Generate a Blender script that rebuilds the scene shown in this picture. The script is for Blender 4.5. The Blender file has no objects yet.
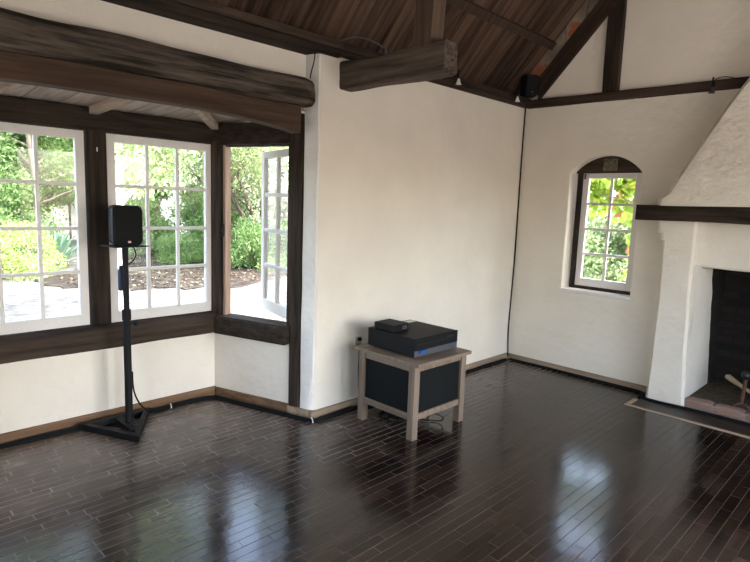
import bpy, bmesh, math, random
import numpy as np
from mathutils import Vector, Matrix, noise
from mathutils.geometry import tessellate_polygon

random.seed(4)
rng = np.random.default_rng(7)
scene = bpy.context.scene
COL = scene.collection

# ------------------------------------------------------------------ materials
def new_mat(name):
    m = bpy.data.materials.new(name); m.use_nodes = True
    nt = m.node_tree
    return m, nt, nt.nodes['Principled BSDF'], nt.nodes, nt.links

def ramp(ns, stops):
    r = ns.new('ShaderNodeValToRGB')
    e = r.color_ramp.elements
    while len(e) < len(stops): e.new(0.5)
    for k, (p, c) in enumerate(stops):
        e[k].position = p; e[k].color = (*c, 1)
    return r

def simple(name, col, rough=0.6, metal=0.0, spec=0.3, bump=0.0, bscale=60, var=0.0):
    m, nt, b, ns, ln = new_mat(name)
    b.inputs['Base Color'].default_value = (*col, 1)
    b.inputs['Roughness'].default_value = rough
    b.inputs['Metallic'].default_value = metal
    b.inputs['Specular IOR Level'].default_value = spec
    tc = ns.new('ShaderNodeTexCoord')
    n = ns.new('ShaderNodeTexNoise'); n.inputs['Scale'].default_value = bscale; n.inputs['Detail'].default_value = 5
    ln.new(tc.outputs['Object'], n.inputs['Vector'])
    if var > 0:
        r = ramp(ns, [(0.3, tuple(c*(1-var) for c in col)), (0.7, tuple(min(1, c*(1+var)) for c in col))])
        ln.new(n.outputs['Fac'], r.inputs['Fac']); ln.new(r.outputs['Color'], b.inputs['Base Color'])
    if bump > 0:
        bp = ns.new('ShaderNodeBump'); bp.inputs['Strength'].default_value = bump; bp.inputs['Distance'].default_value = 0.01
        ln.new(n.outputs['Fac'], bp.inputs['Height']); ln.new(bp.outputs['Normal'], b.inputs['Normal'])
    return m

def plaster_mat(name, col, bump=0.45):
    m, nt, b, ns, ln = new_mat(name)
    tc = ns.new('ShaderNodeTexCoord')
    n1 = ns.new('ShaderNodeTexNoise'); n1.inputs['Scale'].default_value = 2.2; n1.inputs['Detail'].default_value = 6
    n2 = ns.new('ShaderNodeTexNoise'); n2.inputs['Scale'].default_value = 14; n2.inputs['Detail'].default_value = 6
    n3 = ns.new('ShaderNodeTexNoise'); n3.inputs['Scale'].default_value = 90; n3.inputs['Detail'].default_value = 3
    for n in (n1, n2, n3): ln.new(tc.outputs['Object'], n.inputs['Vector'])
    r = ramp(ns, [(0.30, tuple(c*0.93 for c in col)), (0.62, col)])
    ln.new(n1.outputs['Fac'], r.inputs['Fac']); ln.new(r.outputs['Color'], b.inputs['Base Color'])
    a = ns.new('ShaderNodeMath'); a.operation = 'MULTIPLY_ADD'; a.inputs[1].default_value = 3.0
    ln.new(n1.outputs['Fac'], a.inputs[0]); ln.new(n2.outputs['Fac'], a.inputs[2])
    a2 = ns.new('ShaderNodeMath'); a2.operation = 'MULTIPLY_ADD'; a2.inputs[1].default_value = 0.12
    ln.new(n3.outputs['Fac'], a2.inputs[0]); ln.new(a.outputs[0], a2.inputs[2])
    bp = ns.new('ShaderNodeBump'); bp.inputs['Strength'].default_value = bump; bp.inputs['Distance'].default_value = 0.02
    ln.new(a2.outputs[0], bp.inputs['Height']); ln.new(bp.outputs['Normal'], b.inputs['Normal'])
    b.inputs['Roughness'].default_value = 0.85; b.inputs['Specular IOR Level'].default_value = 0.25
    return m

def wood_mat(name, dark, light, axis='x', rough=0.75, bump=0.5, spec=0.18, scale=1.0, tilt=0.0):
    """Grain stretched along one axis of the object's own coordinates, colour varied per loose piece."""
    m, nt, b, ns, ln = new_mat(name)
    tc = ns.new('ShaderNodeTexCoord'); mp = ns.new('ShaderNodeMapping')
    s = {'x': (1.6, 26, 26), 'y': (26, 1.6, 26), 'z': (26, 26, 1.6)}[axis]
    mp.inputs['Scale'].default_value = tuple(v*scale for v in s)
    if tilt:
        vr = ns.new('ShaderNodeVectorRotate'); vr.rotation_type = 'Y_AXIS'; vr.inputs['Angle'].default_value = tilt
        ln.new(tc.outputs['Object'], vr.inputs['Vector']); ln.new(vr.outputs['Vector'], mp.inputs['Vector'])
    else: ln.new(tc.outputs['Object'], mp.inputs['Vector'])
    n = ns.new('ShaderNodeTexNoise'); n.inputs['Scale'].default_value = 1.0; n.inputs['Detail'].default_value = 7; n.inputs['Roughness'].default_value = 0.65
    ln.new(mp.outputs['Vector'], n.inputs['Vector'])
    g = ns.new('ShaderNodeNewGeometry')
    ad = ns.new('ShaderNodeMath'); ad.operation = 'MULTIPLY_ADD'; ad.inputs[1].default_value = 0.22
    ln.new(g.outputs['Random Per Island'], ad.inputs[0]); 
    sub = ns.new('ShaderNodeMath'); sub.operation = 'SUBTRACT'; sub.inputs[1].default_value = 0.11
    ln.new(n.outputs['Fac'], sub.inputs[0]); ln.new(sub.outputs[0], ad.inputs[2])
    r = ramp(ns, [(0.32, dark), (0.70, light)])
    ln.new(ad.outputs[0], r.inputs['Fac']); ln.new(r.outputs['Color'], b.inputs['Base Color'])
    bp = ns.new('ShaderNodeBump'); bp.inputs['Strength'].default_value = bump; bp.inputs['Distance'].default_value = 0.006
    ln.new(n.outputs['Fac'], bp.inputs['Height']); ln.new(bp.outputs['Normal'], b.inputs['Normal'])
    b.inputs['Roughness'].default_value = rough; b.inputs['Specular IOR Level'].default_value = spec
    return m

def floor_mat():
    m, nt, b, ns, ln = new_mat('dark_strip_floor')
    tc = ns.new('ShaderNodeTexCoord'); mp = ns.new('ShaderNodeMapping'); mp.inputs['Scale'].default_value = (40, 3.0, 1)
    ln.new(tc.outputs['Object'], mp.inputs['Vector'])
    n = ns.new('ShaderNodeTexNoise'); n.inputs['Scale'].default_value = 1; n.inputs['Detail'].default_value = 6
    ln.new(mp.outputs['Vector'], n.inputs['Vector'])
    g = ns.new('ShaderNodeNewGeometry')
    ad = ns.new('ShaderNodeMath'); ad.operation = 'MULTIPLY_ADD'; ad.inputs[1].default_value = 0.35
    ln.new(g.outputs['Random Per Island'], ad.inputs[0]); ln.new(n.outputs['Fac'], ad.inputs[2])
    r = ramp(ns, [(0.40, (0.006, 0.0033, 0.0022)), (0.70, (0.018, 0.010, 0.0068)), (0.95, (0.040, 0.024, 0.0165))])
    ln.new(ad.outputs[0], r.inputs['Fac'])
    # pale scuffs: worn finish, densest on the side by the bay
    sx = ns.new('ShaderNodeSeparateXYZ'); ln.new(tc.outputs['Object'], sx.inputs[0])
    mr = ns.new('ShaderNodeMapRange'); mr.inputs[1].default_value = 0.8; mr.inputs[2].default_value = -0.6; mr.inputs[3].default_value = 0.0; mr.inputs[4].default_value = 1.0
    ln.new(sx.outputs['X'], mr.inputs[0])
    mp2 = ns.new('ShaderNodeMapping'); mp2.inputs['Scale'].default_value = (20, 5.0, 1); mp2.inputs['Rotation'].default_value = (0, 0, 0.12)
    ln.new(tc.outputs['Object'], mp2.inputs['Vector'])
    n2 = ns.new('ShaderNodeTexNoise'); n2.inputs['Scale'].default_value = 1.0; n2.inputs['Detail'].default_value = 9; n2.inputs['Roughness'].default_value = 0.72
    ln.new(mp2.outputs['Vector'], n2.inputs['Vector'])
    rs = ramp(ns, [(0.50, (0.0, 0.0, 0.0)), (0.585, (0.12, 0.12, 0.12)), (0.61, (0.55, 0.55, 0.55)), (0.66, (0.9, 0.9, 0.9))]); ln.new(n2.outputs['Fac'], rs.inputs['Fac'])
    n4 = ns.new('ShaderNodeTexNoise'); n4.inputs['Scale'].default_value = 1.6; n4.inputs['Detail'].default_value = 4
    ln.new(tc.outputs['Object'], n4.inputs['Vector'])
    ml = ns.new('ShaderNodeMath'); ml.operation = 'MULTIPLY'
    ln.new(rs.outputs['Color'], ml.inputs[0]); ln.new(mr.outputs[0], ml.inputs[1])
    wb = ns.new('ShaderNodeMixRGB'); wb.inputs['Color2'].default_value = (0.15, 0.108, 0.084, 1)  # worn finish by the bay, brown also lightened to imitate haze on the floor
    wm = ns.new('ShaderNodeMath'); wm.operation = 'MULTIPLY'; wm.inputs[1].default_value = 1.1; wm.use_clamp = True
    ln.new(ad.outputs[0], wm.inputs[0]); wk = ns.new('ShaderNodeMath'); wk.operation = 'MULTIPLY'
    ln.new(wm.outputs[0], wk.inputs[0]); ln.new(mr.outputs[0], wk.inputs[1])
    ln.new(wk.outputs[0], wb.inputs['Fac']); ln.new(r.outputs['Color'], wb.inputs['Color1'])
    mx = ns.new('ShaderNodeMixRGB'); mx.inputs['Color2'].default_value = (0.40, 0.345, 0.30, 1)
    ln.new(ml.outputs[0], mx.inputs['Fac']); ln.new(wb.outputs['Color'], mx.inputs['Color1'])
    ln.new(mx.outputs['Color'], b.inputs['Base Color'])
    rr = ns.new('ShaderNodeMapRange'); rr.inputs[1].default_value = 0.3; rr.inputs[2].default_value = 0.7; rr.inputs[3].default_value = 0.13; rr.inputs[4].default_value = 0.21
    ln.new(n4.outputs['Fac'], rr.inputs[0])
    ra = ns.new('ShaderNodeMath'); ra.operation = 'MULTIPLY_ADD'; ra.inputs[1].default_value = 0.09
    ln.new(mr.outputs[0], ra.inputs[0]); ln.new(rr.outputs[0], ra.inputs[2]); ln.new(ra.outputs[0], b.inputs['Roughness'])
    n3 = ns.new('ShaderNodeTexNoise'); n3.inputs['Scale'].default_value = 9; n3.inputs['Detail'].default_value = 4
    ln.new(tc.outputs['Object'], n3.inputs['Vector'])
    a3 = ns.new('ShaderNodeMath'); a3.operation = 'MULTIPLY_ADD'; a3.inputs[1].default_value = 0.5
    ln.new(g.outputs['Random Per Island'], a3.inputs[0]); ln.new(n3.outputs['Fac'], a3.inputs[2])
    bp = ns.new('ShaderNodeBump'); bp.inputs['Strength'].default_value = 0.16; bp.inputs['Distance'].default_value = 0.008
    ln.new(n3.outputs['Fac'], bp.inputs['Height']); ln.new(bp.outputs['Normal'], b.inputs['Normal'])
    b.inputs['Specular IOR Level'].default_value = 0.40
    return m

def leaf_mat(name, stops, trans=0.45):
    m, nt, b, ns, ln = new_mat(name)
    g = ns.new('ShaderNodeNewGeometry')
    r = ramp(ns, stops); ln.new(g.outputs['Random Per Island'], r.inputs['Fac'])
    out = ns['Material Output']
    ln.new(r.outputs['Color'], b.inputs['Base Color']); b.inputs['Roughness'].default_value = 0.55
    b.inputs['Specular IOR Level'].default_value = 0.3
    t = ns.new('ShaderNodeBsdfTranslucent'); ln.new(r.outputs['Color'], t.inputs['Color'])
    mx = ns.new('ShaderNodeMixShader'); mx.inputs[0].default_value = trans
    ln.new(b.outputs[0], mx.inputs[1]); ln.new(t.outputs[0], mx.inputs[2]); ln.new(mx.outputs[0], out.inputs['Surface'])
    return m

def glass_mat():
    m, nt, b, ns, ln = new_mat('window_glass')
    out = ns['Material Output']; ns.remove(b)
    t = ns.new('ShaderNodeBsdfTransparent'); t.inputs['Color'].default_value = (0.97, 0.985, 0.975, 1)
    gl = ns.new('ShaderNodeBsdfGlossy'); gl.inputs['Roughness'].default_value = 0.02
    fr = ns.new('ShaderNodeFresnel'); fr.inputs['IOR'].default_value = 1.45
    mx = ns.new('ShaderNodeMixShader')
    mh = ns.new('ShaderNodeMath'); mh.operation = 'MULTIPLY'; mh.inputs[1].default_value = 0.45
    ln.new(fr.outputs[0], mh.inputs[0]); ln.new(mh.outputs[0], mx.inputs[0]); ln.new(t.outputs[0], mx.inputs[1]); ln.new(gl.outputs[0], mx.inputs[2])
    ln.new(mx.outputs[0], out.inputs['Surface'])
    return m

def brick_mat(name, c1, c2, mortar, plane='xz', scale=1.0):
    m, nt, b, ns, ln = new_mat(name)
    tc = ns.new('ShaderNodeTexCoord'); mp = ns.new('ShaderNodeMapping')
    if plane == 'xz': mp.inputs['Rotation'].default_value = (math.pi/2, 0, 0)
    if plane == 'yz': mp.inputs['Rotation'].default_value = (math.pi/2, 0, math.pi/2)
    ln.new(tc.outputs['Object'], mp.inputs['Vector'])
    br = ns.new('ShaderNodeTexBrick'); br.inputs['Scale'].default_value = scale
    br.inputs['Brick Width'].default_value = 0.21; br.inputs['Row Height'].default_value = 0.07; br.inputs['Mortar Size'].default_value = 0.008
    br.inputs['Color1'].default_value = (*c1, 1); br.inputs['Color2'].default_value = (*c2, 1); br.inputs['Mortar'].default_value = (*mortar, 1)
    ln.new(mp.outputs['Vector'], br.inputs['Vector'])
    n = ns.new('ShaderNodeTexNoise'); n.inputs['Scale'].default_value = 18; n.inputs['Detail'].default_value = 6
    ln.new(tc.outputs['Object'], n.inputs['Vector'])
    mx = ns.new('ShaderNodeMixRGB'); mx.blend_type = 'OVERLAY'; mx.inputs['Fac'].default_value = 0.55
    ln.new(br.outputs['Color'], mx.inputs['Color1']); ln.new(n.outputs['Fac'], mx.inputs['Color2'])
    ln.new(mx.outputs['Color'], b.inputs['Base Color']); b.inputs['Roughness'].default_value = 0.9
    bp = ns.new('ShaderNodeBump'); bp.inputs['Strength'].default_value = 0.5; bp.inputs['Distance'].default_value = 0.01
    ln.new(br.outputs['Fac'], bp.inputs['Height']); bp.invert = True
    ln.new(bp.outputs['Normal'], b.inputs['Normal'])
    return m

def ground_mat(name, c1, c2, sc, c3=None):
    m, nt, b, ns, ln = new_mat(name)
    tc = ns.new('ShaderNodeTexCoord')
    n = ns.new('ShaderNodeTexNoise'); n.inputs['Scale'].default_value = sc; n.inputs['Detail'].default_value = 8; n.inputs['Roughness'].default_value = 0.7
    ln.new(tc.outputs['Object'], n.inputs['Vector'])
    r = ramp(ns, [(0.35, c1), (0.62, c2)] + ([(0.75, c3)] if c3 else []))
    ln.new(n.outputs['Fac'], r.inputs['Fac']); ln.new(r.outputs['Color'], b.inputs['Base Color'])
    b.inputs['Roughness'].default_value = 0.95; b.inputs['Specular IOR Level'].default_value = 0.1
    bp = ns.new('ShaderNodeBump'); bp.inputs['Strength'].default_value = 0.6; bp.inputs['Distance'].default_value = 0.03
    ln.new(n.outputs['Fac'], bp.inputs['Height']); ln.new(bp.outputs['Normal'], b.inputs['Normal'])
    return m

M = {}
M['plaster'] = plaster_mat('white_plaster', (0.80, 0.732, 0.632), 0.3)
M['plaster_pier'] = plaster_mat('rough_white_plaster', (0.82, 0.79, 0.74), 0.8)
M['chimney'] = plaster_mat('chimney_plaster', (0.80, 0.732, 0.632), 0.7)
M['timber_y'] = wood_mat('dark_timber_y', (0.012, 0.008, 0.0055), (0.066, 0.044, 0.031), 'y', bump=0.8)
M['timber_x'] = wood_mat('dark_timber_x', (0.012, 0.008, 0.0055), (0.066, 0.044, 0.031), 'x', bump=0.8)
M['timber_z'] = wood_mat('dark_timber_z', (0.012, 0.008, 0.0055), (0.066, 0.044, 0.031), 'z', bump=0.8)
M['log'] = wood_mat('weathered_log', (0.018, 0.0135, 0.010), (0.22, 0.175, 0.135), 'y', bump=1.0, rough=0.75)
M['lintel'] = wood_mat('brown_lintel', (0.038, 0.022, 0.014), (0.095, 0.058, 0.039), 'y', bump=0.4)
M['stub'] = wood_mat('grey_brown_beam', (0.04, 0.029, 0.022), (0.17, 0.13, 0.10), 'x', bump=0.9, rough=0.8)
M['strut'] = wood_mat('brown_strut', (0.075, 0.048, 0.034), (0.15, 0.10, 0.072), 'z', bump=0.5, rough=0.75)
M['roof_board'] = wood_mat('roof_boards', (0.018, 0.010, 0.0065), (0.13, 0.078, 0.052), 'x', bump=0.5, rough=0.85, scale=0.7, tilt=math.atan(1.1))
M['rafter'] = wood_mat('rafter_wood', (0.020, 0.012, 0.008), (0.07, 0.043, 0.030), 'x', bump=0.5, tilt=math.atan(1.1))
M['bay_board'] = wood_mat('pale_bay_boards', (0.36, 0.29, 0.23), (0.60, 0.51, 0.42), 'x', bump=0.3, rough=0.8)
M['bay_rafter'] = wood_mat('pale_bay_rafter', (0.34, 0.26, 0.19), (0.58, 0.47, 0.36), 'x', bump=0.3, rough=0.75)
M['sash'] = simple('white_sash_paint', (0.74, 0.70, 0.67), 0.45, bump=0.08, bscale=40, var=0.03)
M['jamb'] = wood_mat('pinkish_jamb_wood', (0.40, 0.26, 0.19), (0.62, 0.45, 0.36), 'z', bump=0.2)
M['base_brown'] = wood_mat('brown_baseboard', (0.12, 0.066, 0.036), (0.26, 0.155, 0.09), 'y', bump=0.2)
M['base_tan'] = wood_mat('tan_baseboard', (0.23, 0.165, 0.11), (0.42, 0.32, 0.22), 'y', bump=0.2)
M['floor'] = floor_mat()
M['gap'] = simple('floor_gap_dust', (0.17, 0.145, 0.125), 0.9, var=0.7, bscale=3)
M['strip'] = wood_mat('tan_border_strip', (0.30, 0.22, 0.15), (0.50, 0.38, 0.27), 'x', bump=0.1)
M['glass'] = glass_mat()
M['black'] = simple('black_powder_coat', (0.006, 0.006, 0.007), 0.6, spec=0.2, bump=0.05, bscale=200)
M['black_plastic'] = simple('black_plastic', (0.006, 0.006, 0.0065), 0.6, spec=0.2, bump=0.08, bscale=180)
M['grille'] = simple('black_grille', (0.006, 0.006, 0.006), 0.8, bump=0.6, bscale=420)
M['cable'] = simple('black_rubber', (0.006, 0.006, 0.006), 0.7, spec=0.15)
M['white_plastic'] = simple('white_plastic', (0.8, 0.8, 0.78), 0.4)
M['red'] = simple('red_mark', (0.5, 0.04, 0.02), 0.5)
M['silver'] = simple('brushed_silver', (0.11, 0.115, 0.125), 0.45, metal=0.5)
M['blue'] = simple('blue_plastic', (0.012, 0.09, 0.42), 0.4)
M['navy'] = simple('navy_plastic', (0.010, 0.02, 0.06), 0.55)
M['table'] = wood_mat('greige_table_wood', (0.155, 0.114, 0.083), (0.28, 0.212, 0.158), 'z', bump=0.15, rough=0.5)
M['table_top'] = wood_mat('greige_table_top', (0.16, 0.118, 0.085), (0.29, 0.222, 0.168), 'y', bump=0.15, rough=0.45)
M['panel'] = simple('black_panel', (0.006, 0.0075, 0.0075), 0.7, spec=0.15, bump=0.05)
M['hearth'] = brick_mat('hearth_brick', (0.20, 0.075, 0.045), (0.30, 0.14, 0.09), (0.26, 0.20, 0.16), 'xy')
M['soot'] = brick_mat('sooty_firebrick', (0.005, 0.004, 0.0035), (0.022, 0.014, 0.011), (0.009, 0.0075, 0.0065), 'xz')
M['soot_side'] = brick_mat('sooty_firebrick_side', (0.005, 0.004, 0.0035), (0.022, 0.014, 0.011), (0.009, 0.0075, 0.0065), 'yz')
M['ash'] = simple('ash_floor', (0.075, 0.055, 0.036), 0.95, bump=0.6, bscale=25, var=0.5)
M['brick'] = brick_mat('roof_edge_brick', (0.26, 0.085, 0.045), (0.33, 0.22, 0.15), (0.36, 0.31, 0.25), 'xz')
M['iron'] = simple('dark_iron', (0.035, 0.033, 0.032), 0.5, metal=0.6)
M['rust'] = simple('rusty_iron', (0.11, 0.05, 0.03), 0.7, metal=0.3, var=0.4)
M['log_pale'] = wood_mat('pale_split_log', (0.22, 0.15, 0.09), (0.42, 0.32, 0.2), 'x', bump=0.6)
M['tile'] = simple('carved_tile', (0.13, 0.115, 0.07), 0.5, bump=0.8, bscale=35, var=0.6)
M['ground'] = ground_mat('pale_gravel', (0.08, 0.074, 0.068), (0.19, 0.178, 0.165), 4, (0.25, 0.235, 0.22))
M['mulch'] = ground_mat('leaf_mulch', (0.010, 0.008, 0.007), (0.06, 0.050, 0.042), 4, (0.26, 0.22, 0.185))  # mulch with strong dark and pale patches painted in for dappled shade
M['bark'] = wood_mat('grey_bark', (0.09, 0.07, 0.055), (0.26, 0.21, 0.17), 'z', bump=1.0, rough=0.9, scale=0.5)
M['bark_pale'] = wood_mat('pale_bark', (0.50, 0.42, 0.36), (0.78, 0.70, 0.64), 'z', bump=0.4, rough=0.8, scale=0.3)
M['leaf'] = leaf_mat('mid_green_leaves', [(0, (0.10, 0.19, 0.055)), (0.5, (0.20, 0.33, 0.11)), (1, (0.36, 0.46, 0.20))])
M['leaf_dark'] = leaf_mat('deep_green_leaves', [(0, (0.09, 0.17, 0.08)), (0.6, (0.17, 0.28, 0.14)), (1, (0.30, 0.40, 0.22))])
M['leaf_lime'] = leaf_mat('yellow_green_leaves', [(0, (0.20, 0.30, 0.07)), (0.6, (0.36, 0.46, 0.15)), (1, (0.52, 0.55, 0.28))])
M['leaf_weep'] = leaf_mat('weeping_leaves', [(0, (0.18, 0.27, 0.10)), (0.6, (0.33, 0.42, 0.19)), (0.92, (0.46, 0.48, 0.27)), (1, (0.42, 0.31, 0.19))])
M['leaf_vine'] = leaf_mat('vine_leaves', [(0, (0.24, 0.40, 0.05)), (0.6, (0.40, 0.54, 0.10)), (0.88, (0.58, 0.54, 0.14)), (1, (0.42, 0.16, 0.06))], 0.6)
M['agave'] = leaf_mat('agave_leaves', [(0, (0.10, 0.20, 0.12)), (1, (0.20, 0.32, 0.2))], 0.2)
M['stucco'] = plaster_mat('outer_stucco', (0.78, 0.74, 0.70))
M['shingle'] = simple('roof_shingle', (0.12, 0.07, 0.05), 0.9, bump=0.5, bscale=20)

def gap_mat():
    m, nt, b, ns, ln = new_mat('floor_gap_dust')
    tc = ns.new('ShaderNodeTexCoord'); sx = ns.new('ShaderNodeSeparateXYZ'); ln.new(tc.outputs['Object'], sx.inputs[0])
    n = ns.new('ShaderNodeTexNoise'); n.inputs['Scale'].default_value = 3; n.inputs['Detail'].default_value = 5; ln.new(tc.outputs['Object'], n.inputs['Vector'])
    a = ns.new('ShaderNodeMath'); a.operation = 'MULTIPLY_ADD'; a.inputs[1].default_value = -0.28; ln.new(sx.outputs['X'], a.inputs[0]); ln.new(n.outputs['Fac'], a.inputs[2])
    r = ramp(ns, [(0.0, (0.085, 0.070, 0.060)), (0.35, (0.16, 0.135, 0.115)), (0.75, (0.46, 0.41, 0.37))])
    ln.new(a.outputs[0], r.inputs['Fac']); ln.new(r.outputs['Color'], b.inputs['Base Color']); b.inputs['Roughness'].default_value = 0.95
    return m
M['gap'] = gap_mat()
# ------------------------------------------------------------------ mesh helpers
class MB:
    def __init__(s): s.v = []; s.f = []
    def add(s, vs, fs):
        o = len(s.v); s.v += [tuple(v) for v in vs]; s.f += [tuple(i+o for i in f) for f in fs]; return s
    def box(s, x0, x1, y0, y1, z0, z1):
        x0, x1 = sorted((x0, x1)); y0, y1 = sorted((y0, y1)); z0, z1 = sorted((z0, z1))
        return s.add([(x0,y0,z0),(x1,y0,z0),(x1,y1,z0),(x0,y1,z0),(x0,y0,z1),(x1,y0,z1),(x1,y1,z1),(x0,y1,z1)],
                     [(0,3,2,1),(4,5,6,7),(0,1,5,4),(1,2,6,5),(2,3,7,6),(3,0,4,7)])
    def fbox(s, F, a0, a1, b0, b1, c0, c1):
        """box in a local frame F (4x4 matrix)"""
        t = MB().box(a0, a1, b0, b1, c0, c1)
        return s.add([F @ Vector(v) for v in t.v], t.f)
    def bar(s, p, q, w, h, up=(0, 0, 1)):
        """square bar from p to q"""
        p, q = Vector(p), Vector(q); d = (q-p); L = d.length; d.normalize()
        r = d.cross(Vector(up))
        if r.length < 1e-4: r = d.cross(Vector((1, 0, 0)))
        r.normalize(); u = r.cross(d)
        F = Matrix(((d.x, r.x, u.x, p.x), (d.y, r.y, u.y, p.y), (d.z, r.z, u.z, p.z), (0, 0, 0, 1)))
        t = MB().box(0, L, -w/2, w/2, -h/2, h/2)
        return s.add([F @ Vector(v) for v in t.v], t.f)
    def prism(s, poly, z0, z1):
        """plan polygon (ccw) extruded in z"""
        n = len(poly)
        vs = [(x, y, z0) for x, y in poly] + [(x, y, z1) for x, y in poly]
        return s.add(vs, [tuple(range(n))[::-1], tuple(range(n, 2*n))] + [(i, (i+1) % n, n+(i+1) % n, n+i) for i in range(n)])
    def slab_xz(s, poly, holes, y0, y1):
        """polygon in the xz plane, with holes, extruded in y"""
        rings = [poly] + holes
        flat = [p for r in rings for p in r]
        tris = tessellate_polygon([[Vector((x, z, 0)) for x, z in r] for r in rings])
        n = len(flat)
        vs = [(x, y0, z) for x, z in flat] + [(x, y1, z) for x, z in flat]
        fs = []
        for t in tris:
            fs.append(tuple(t)); fs.append(tuple(i+n for i in reversed(t)))
        o = 0
        for r in rings:
            m = len(r)
            for i in range(m):
                a, b = o+i, o+(i+1) % m
                fs.append((a, b, b+n, a+n))
            o += m
        return s.add(vs, fs)
    def loft(s, rings, caps=True):
        n = len(rings[0]); vs = [p for r in rings for p in r]; fs = []
        for k in range(len(rings)-1):
            for i in range(n):
                a = k*n+i; b = k*n+(i+1) % n
                fs.append((a, b, b+n, a+n))
        if caps:
            fs.append(tuple(range(n))[::-1]); fs.append(tuple(range((len(rings)-1)*n, len(rings)*n)))
        return s.add(vs, fs)
    def tube(s, pts, r, n=8):
        pts = [Vector(p) for p in pts]
        rad = r if hasattr(r, '__len__') else [r]*len(pts)
        rings = []; ref = None
        for k, p in enumerate(pts):
            d = (pts[min(k+1, len(pts)-1)] - pts[max(k-1, 0)]).normalized()
            if ref is None:
                ref = d.cross(Vector((0, 0, 1)) if abs(d.z) < 0.9 else Vector((1, 0, 0))).normalized()
            u = (ref - d*ref.dot(d)).normalized(); v = d.cross(u); ref = u
            rings.append([p + (u*math.cos(2*math.pi*i/n) + v*math.sin(2*math.pi*i/n))*rad[k] for i in range(n)])
        return s.loft(rings)
    def cyl(s, p, q, r, n=16): return s.tube([p, q], r, n)
    def lathe(s, c, prof, n=20):
        return s.loft([[(c[0]+r*math.cos(2*math.pi*i/n), c[1]+r*math.sin(2*math.pi*i/n), c[2]+z) for i in range(n)] for r, z in prof])
    def build(s, name, mat, parent=None, bevel=0.0, smooth=False, origin=None, segs=2):
        me = bpy.data.meshes.new(name)
        vs = s.v
        if origin is not None: vs = [(x-origin[0], y-origin[1], z-origin[2]) for x, y, z in vs]
        me.from_pydata(vs, [], s.f); me.materials.append(mat)
        bm = bmesh.new(); bm.from_mesh(me); bmesh.ops.recalc_face_normals(bm, faces=bm.faces); bm.to_mesh(me); bm.free()
        o = bpy.data.objects.new(name, me); COL.objects.link(o)
        if origin is not None: o.location = origin
        if parent is not None:
            o.parent = parent
            o.matrix_parent_inverse = Matrix.Translation(parent.location).inverted() if parent.parent is None else Matrix.Identity(4)
        if smooth:
            me.polygons.foreach_set('use_smooth', [True]*len(me.polygons)); me.set_sharp_from_angle(angle=math.radians(38))
        if bevel > 0:
            b = o.modifiers.new('bevel', 'BEVEL'); b.width = bevel; b.segments = segs; b.limit_method = 'ANGLE'; b.angle_limit = math.radians(40)
        return o

def smooth_curve(pts, k=6):
    P = [Vector(p) for p in pts]; out = []
    for i in range(len(P)-1):
        p0, p1, p2, p3 = P[max(i-1, 0)], P[i], P[i+1], P[min(i+2, len(P)-1)]
        for j in range(k):
            t = j/k
            out.append(0.5*((2*p1) + (p2-p0)*t + (2*p0-5*p1+4*p2-p3)*t*t + (3*p1-p0-3*p2+p3)*t**3))
    out.append(P[-1]); return out

def tag(o, label, cat, group=None):
    o['label'] = label; o['category'] = cat
    if group: o['group'] = group
    return o
def thing(name, label, cat, loc=(0, 0, 0), group=None):
    o = bpy.data.objects.new(name, None); COL.objects.link(o); o.location = loc; o.empty_display_size = 0.1
    return tag(o, label, cat, group)
def struct(o, label=None, cat=None):
    o['kind'] = 'structure'
    if label: o['label'] = label
    if cat: o['category'] = cat
    return o

def rough_beam(axis, a0, a1, prof, nseg=24, amp=0.008, freq=3.0, seed=0, taper=None):
    """hand-hewn beam: prof(t) gives the cross-section ring [(p, q)...] at t in 0..1; noise roughens it"""
    rings = []
    for k in range(nseg+1):
        t = k/nseg; a = a0+(a1-a0)*t; ring = []
        for p, q in prof(t):
            P = Vector((a*freq, p*freq*4+seed, q*freq*4))
            dp = noise.noise(P)*amp; dq = noise.noise(P+Vector((7.1, 3.3, 9.2)))*amp
            if axis == 'x': ring.append((a, p+dp, q+dq))
            elif axis == 'y': ring.append((p+dp, a, q+dq))
            else: ring.append((p+dp, q+dq, a))
        rings.append(ring)
    return MB().loft(rings)

def rrect(p0, p1, q0, q1, r=0.015, n=5):
    """rounded rectangle with subdivided sides"""
    out = []
    def side(a, b, m=n):
        for i in range(m): out.append((a[0]+(b[0]-a[0])*i/m, a[1]+(b[1]-a[1])*i/m))
    side((p0+r, q0), (p1-r, q0)); side((p1-r, q0), (p1, q0+r), 2); side((p1, q0+r), (p1, q1-r)); side((p1, q1-r), (p1-r, q1), 2)
    side((p1-r, q1), (p0+r, q1)); side((p0+r, q1), (p0, q1-r), 2); side((p0, q1-r), (p0, q0+r)); side((p0, q0+r), (p0+r, q0), 2)
    return out

# ------------------------------------------------------------------ key dimensions (metres; room corner at the origin)
H = 2.60                    # underside of the cornices
XW, YF = 4.60, -7.60        # far sides of the room, behind the camera
RZ = 2.88; RS = 1.10        # roof boards: z = RZ + RS*x
XR = XW/2
ZR = RZ + RS*XR
GZ = -0.22                  # ground outside
A = Vector((0.0, -2.665, 0)); B = Vector((-0.92, -2.962, 0))      # side wall of the bay, room end and window end
u = (B-A).normalized(); n_out = Vector((u.y, -u.x, 0)); n_in = -n_out
if n_in.y > 0: n_in, n_out = n_out, n_in                          # n_in points into the bay (-y, +x)
YB0 = -4.75                                                       # far corner of the bay
A2 = Vector((0.0, -5.05, 0)); B2 = Vector((-0.92, YB0, 0))
u2 = (B2-A2).normalized(); n2_in = Vector((0.31, 0.95, 0)).normalized()

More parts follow.
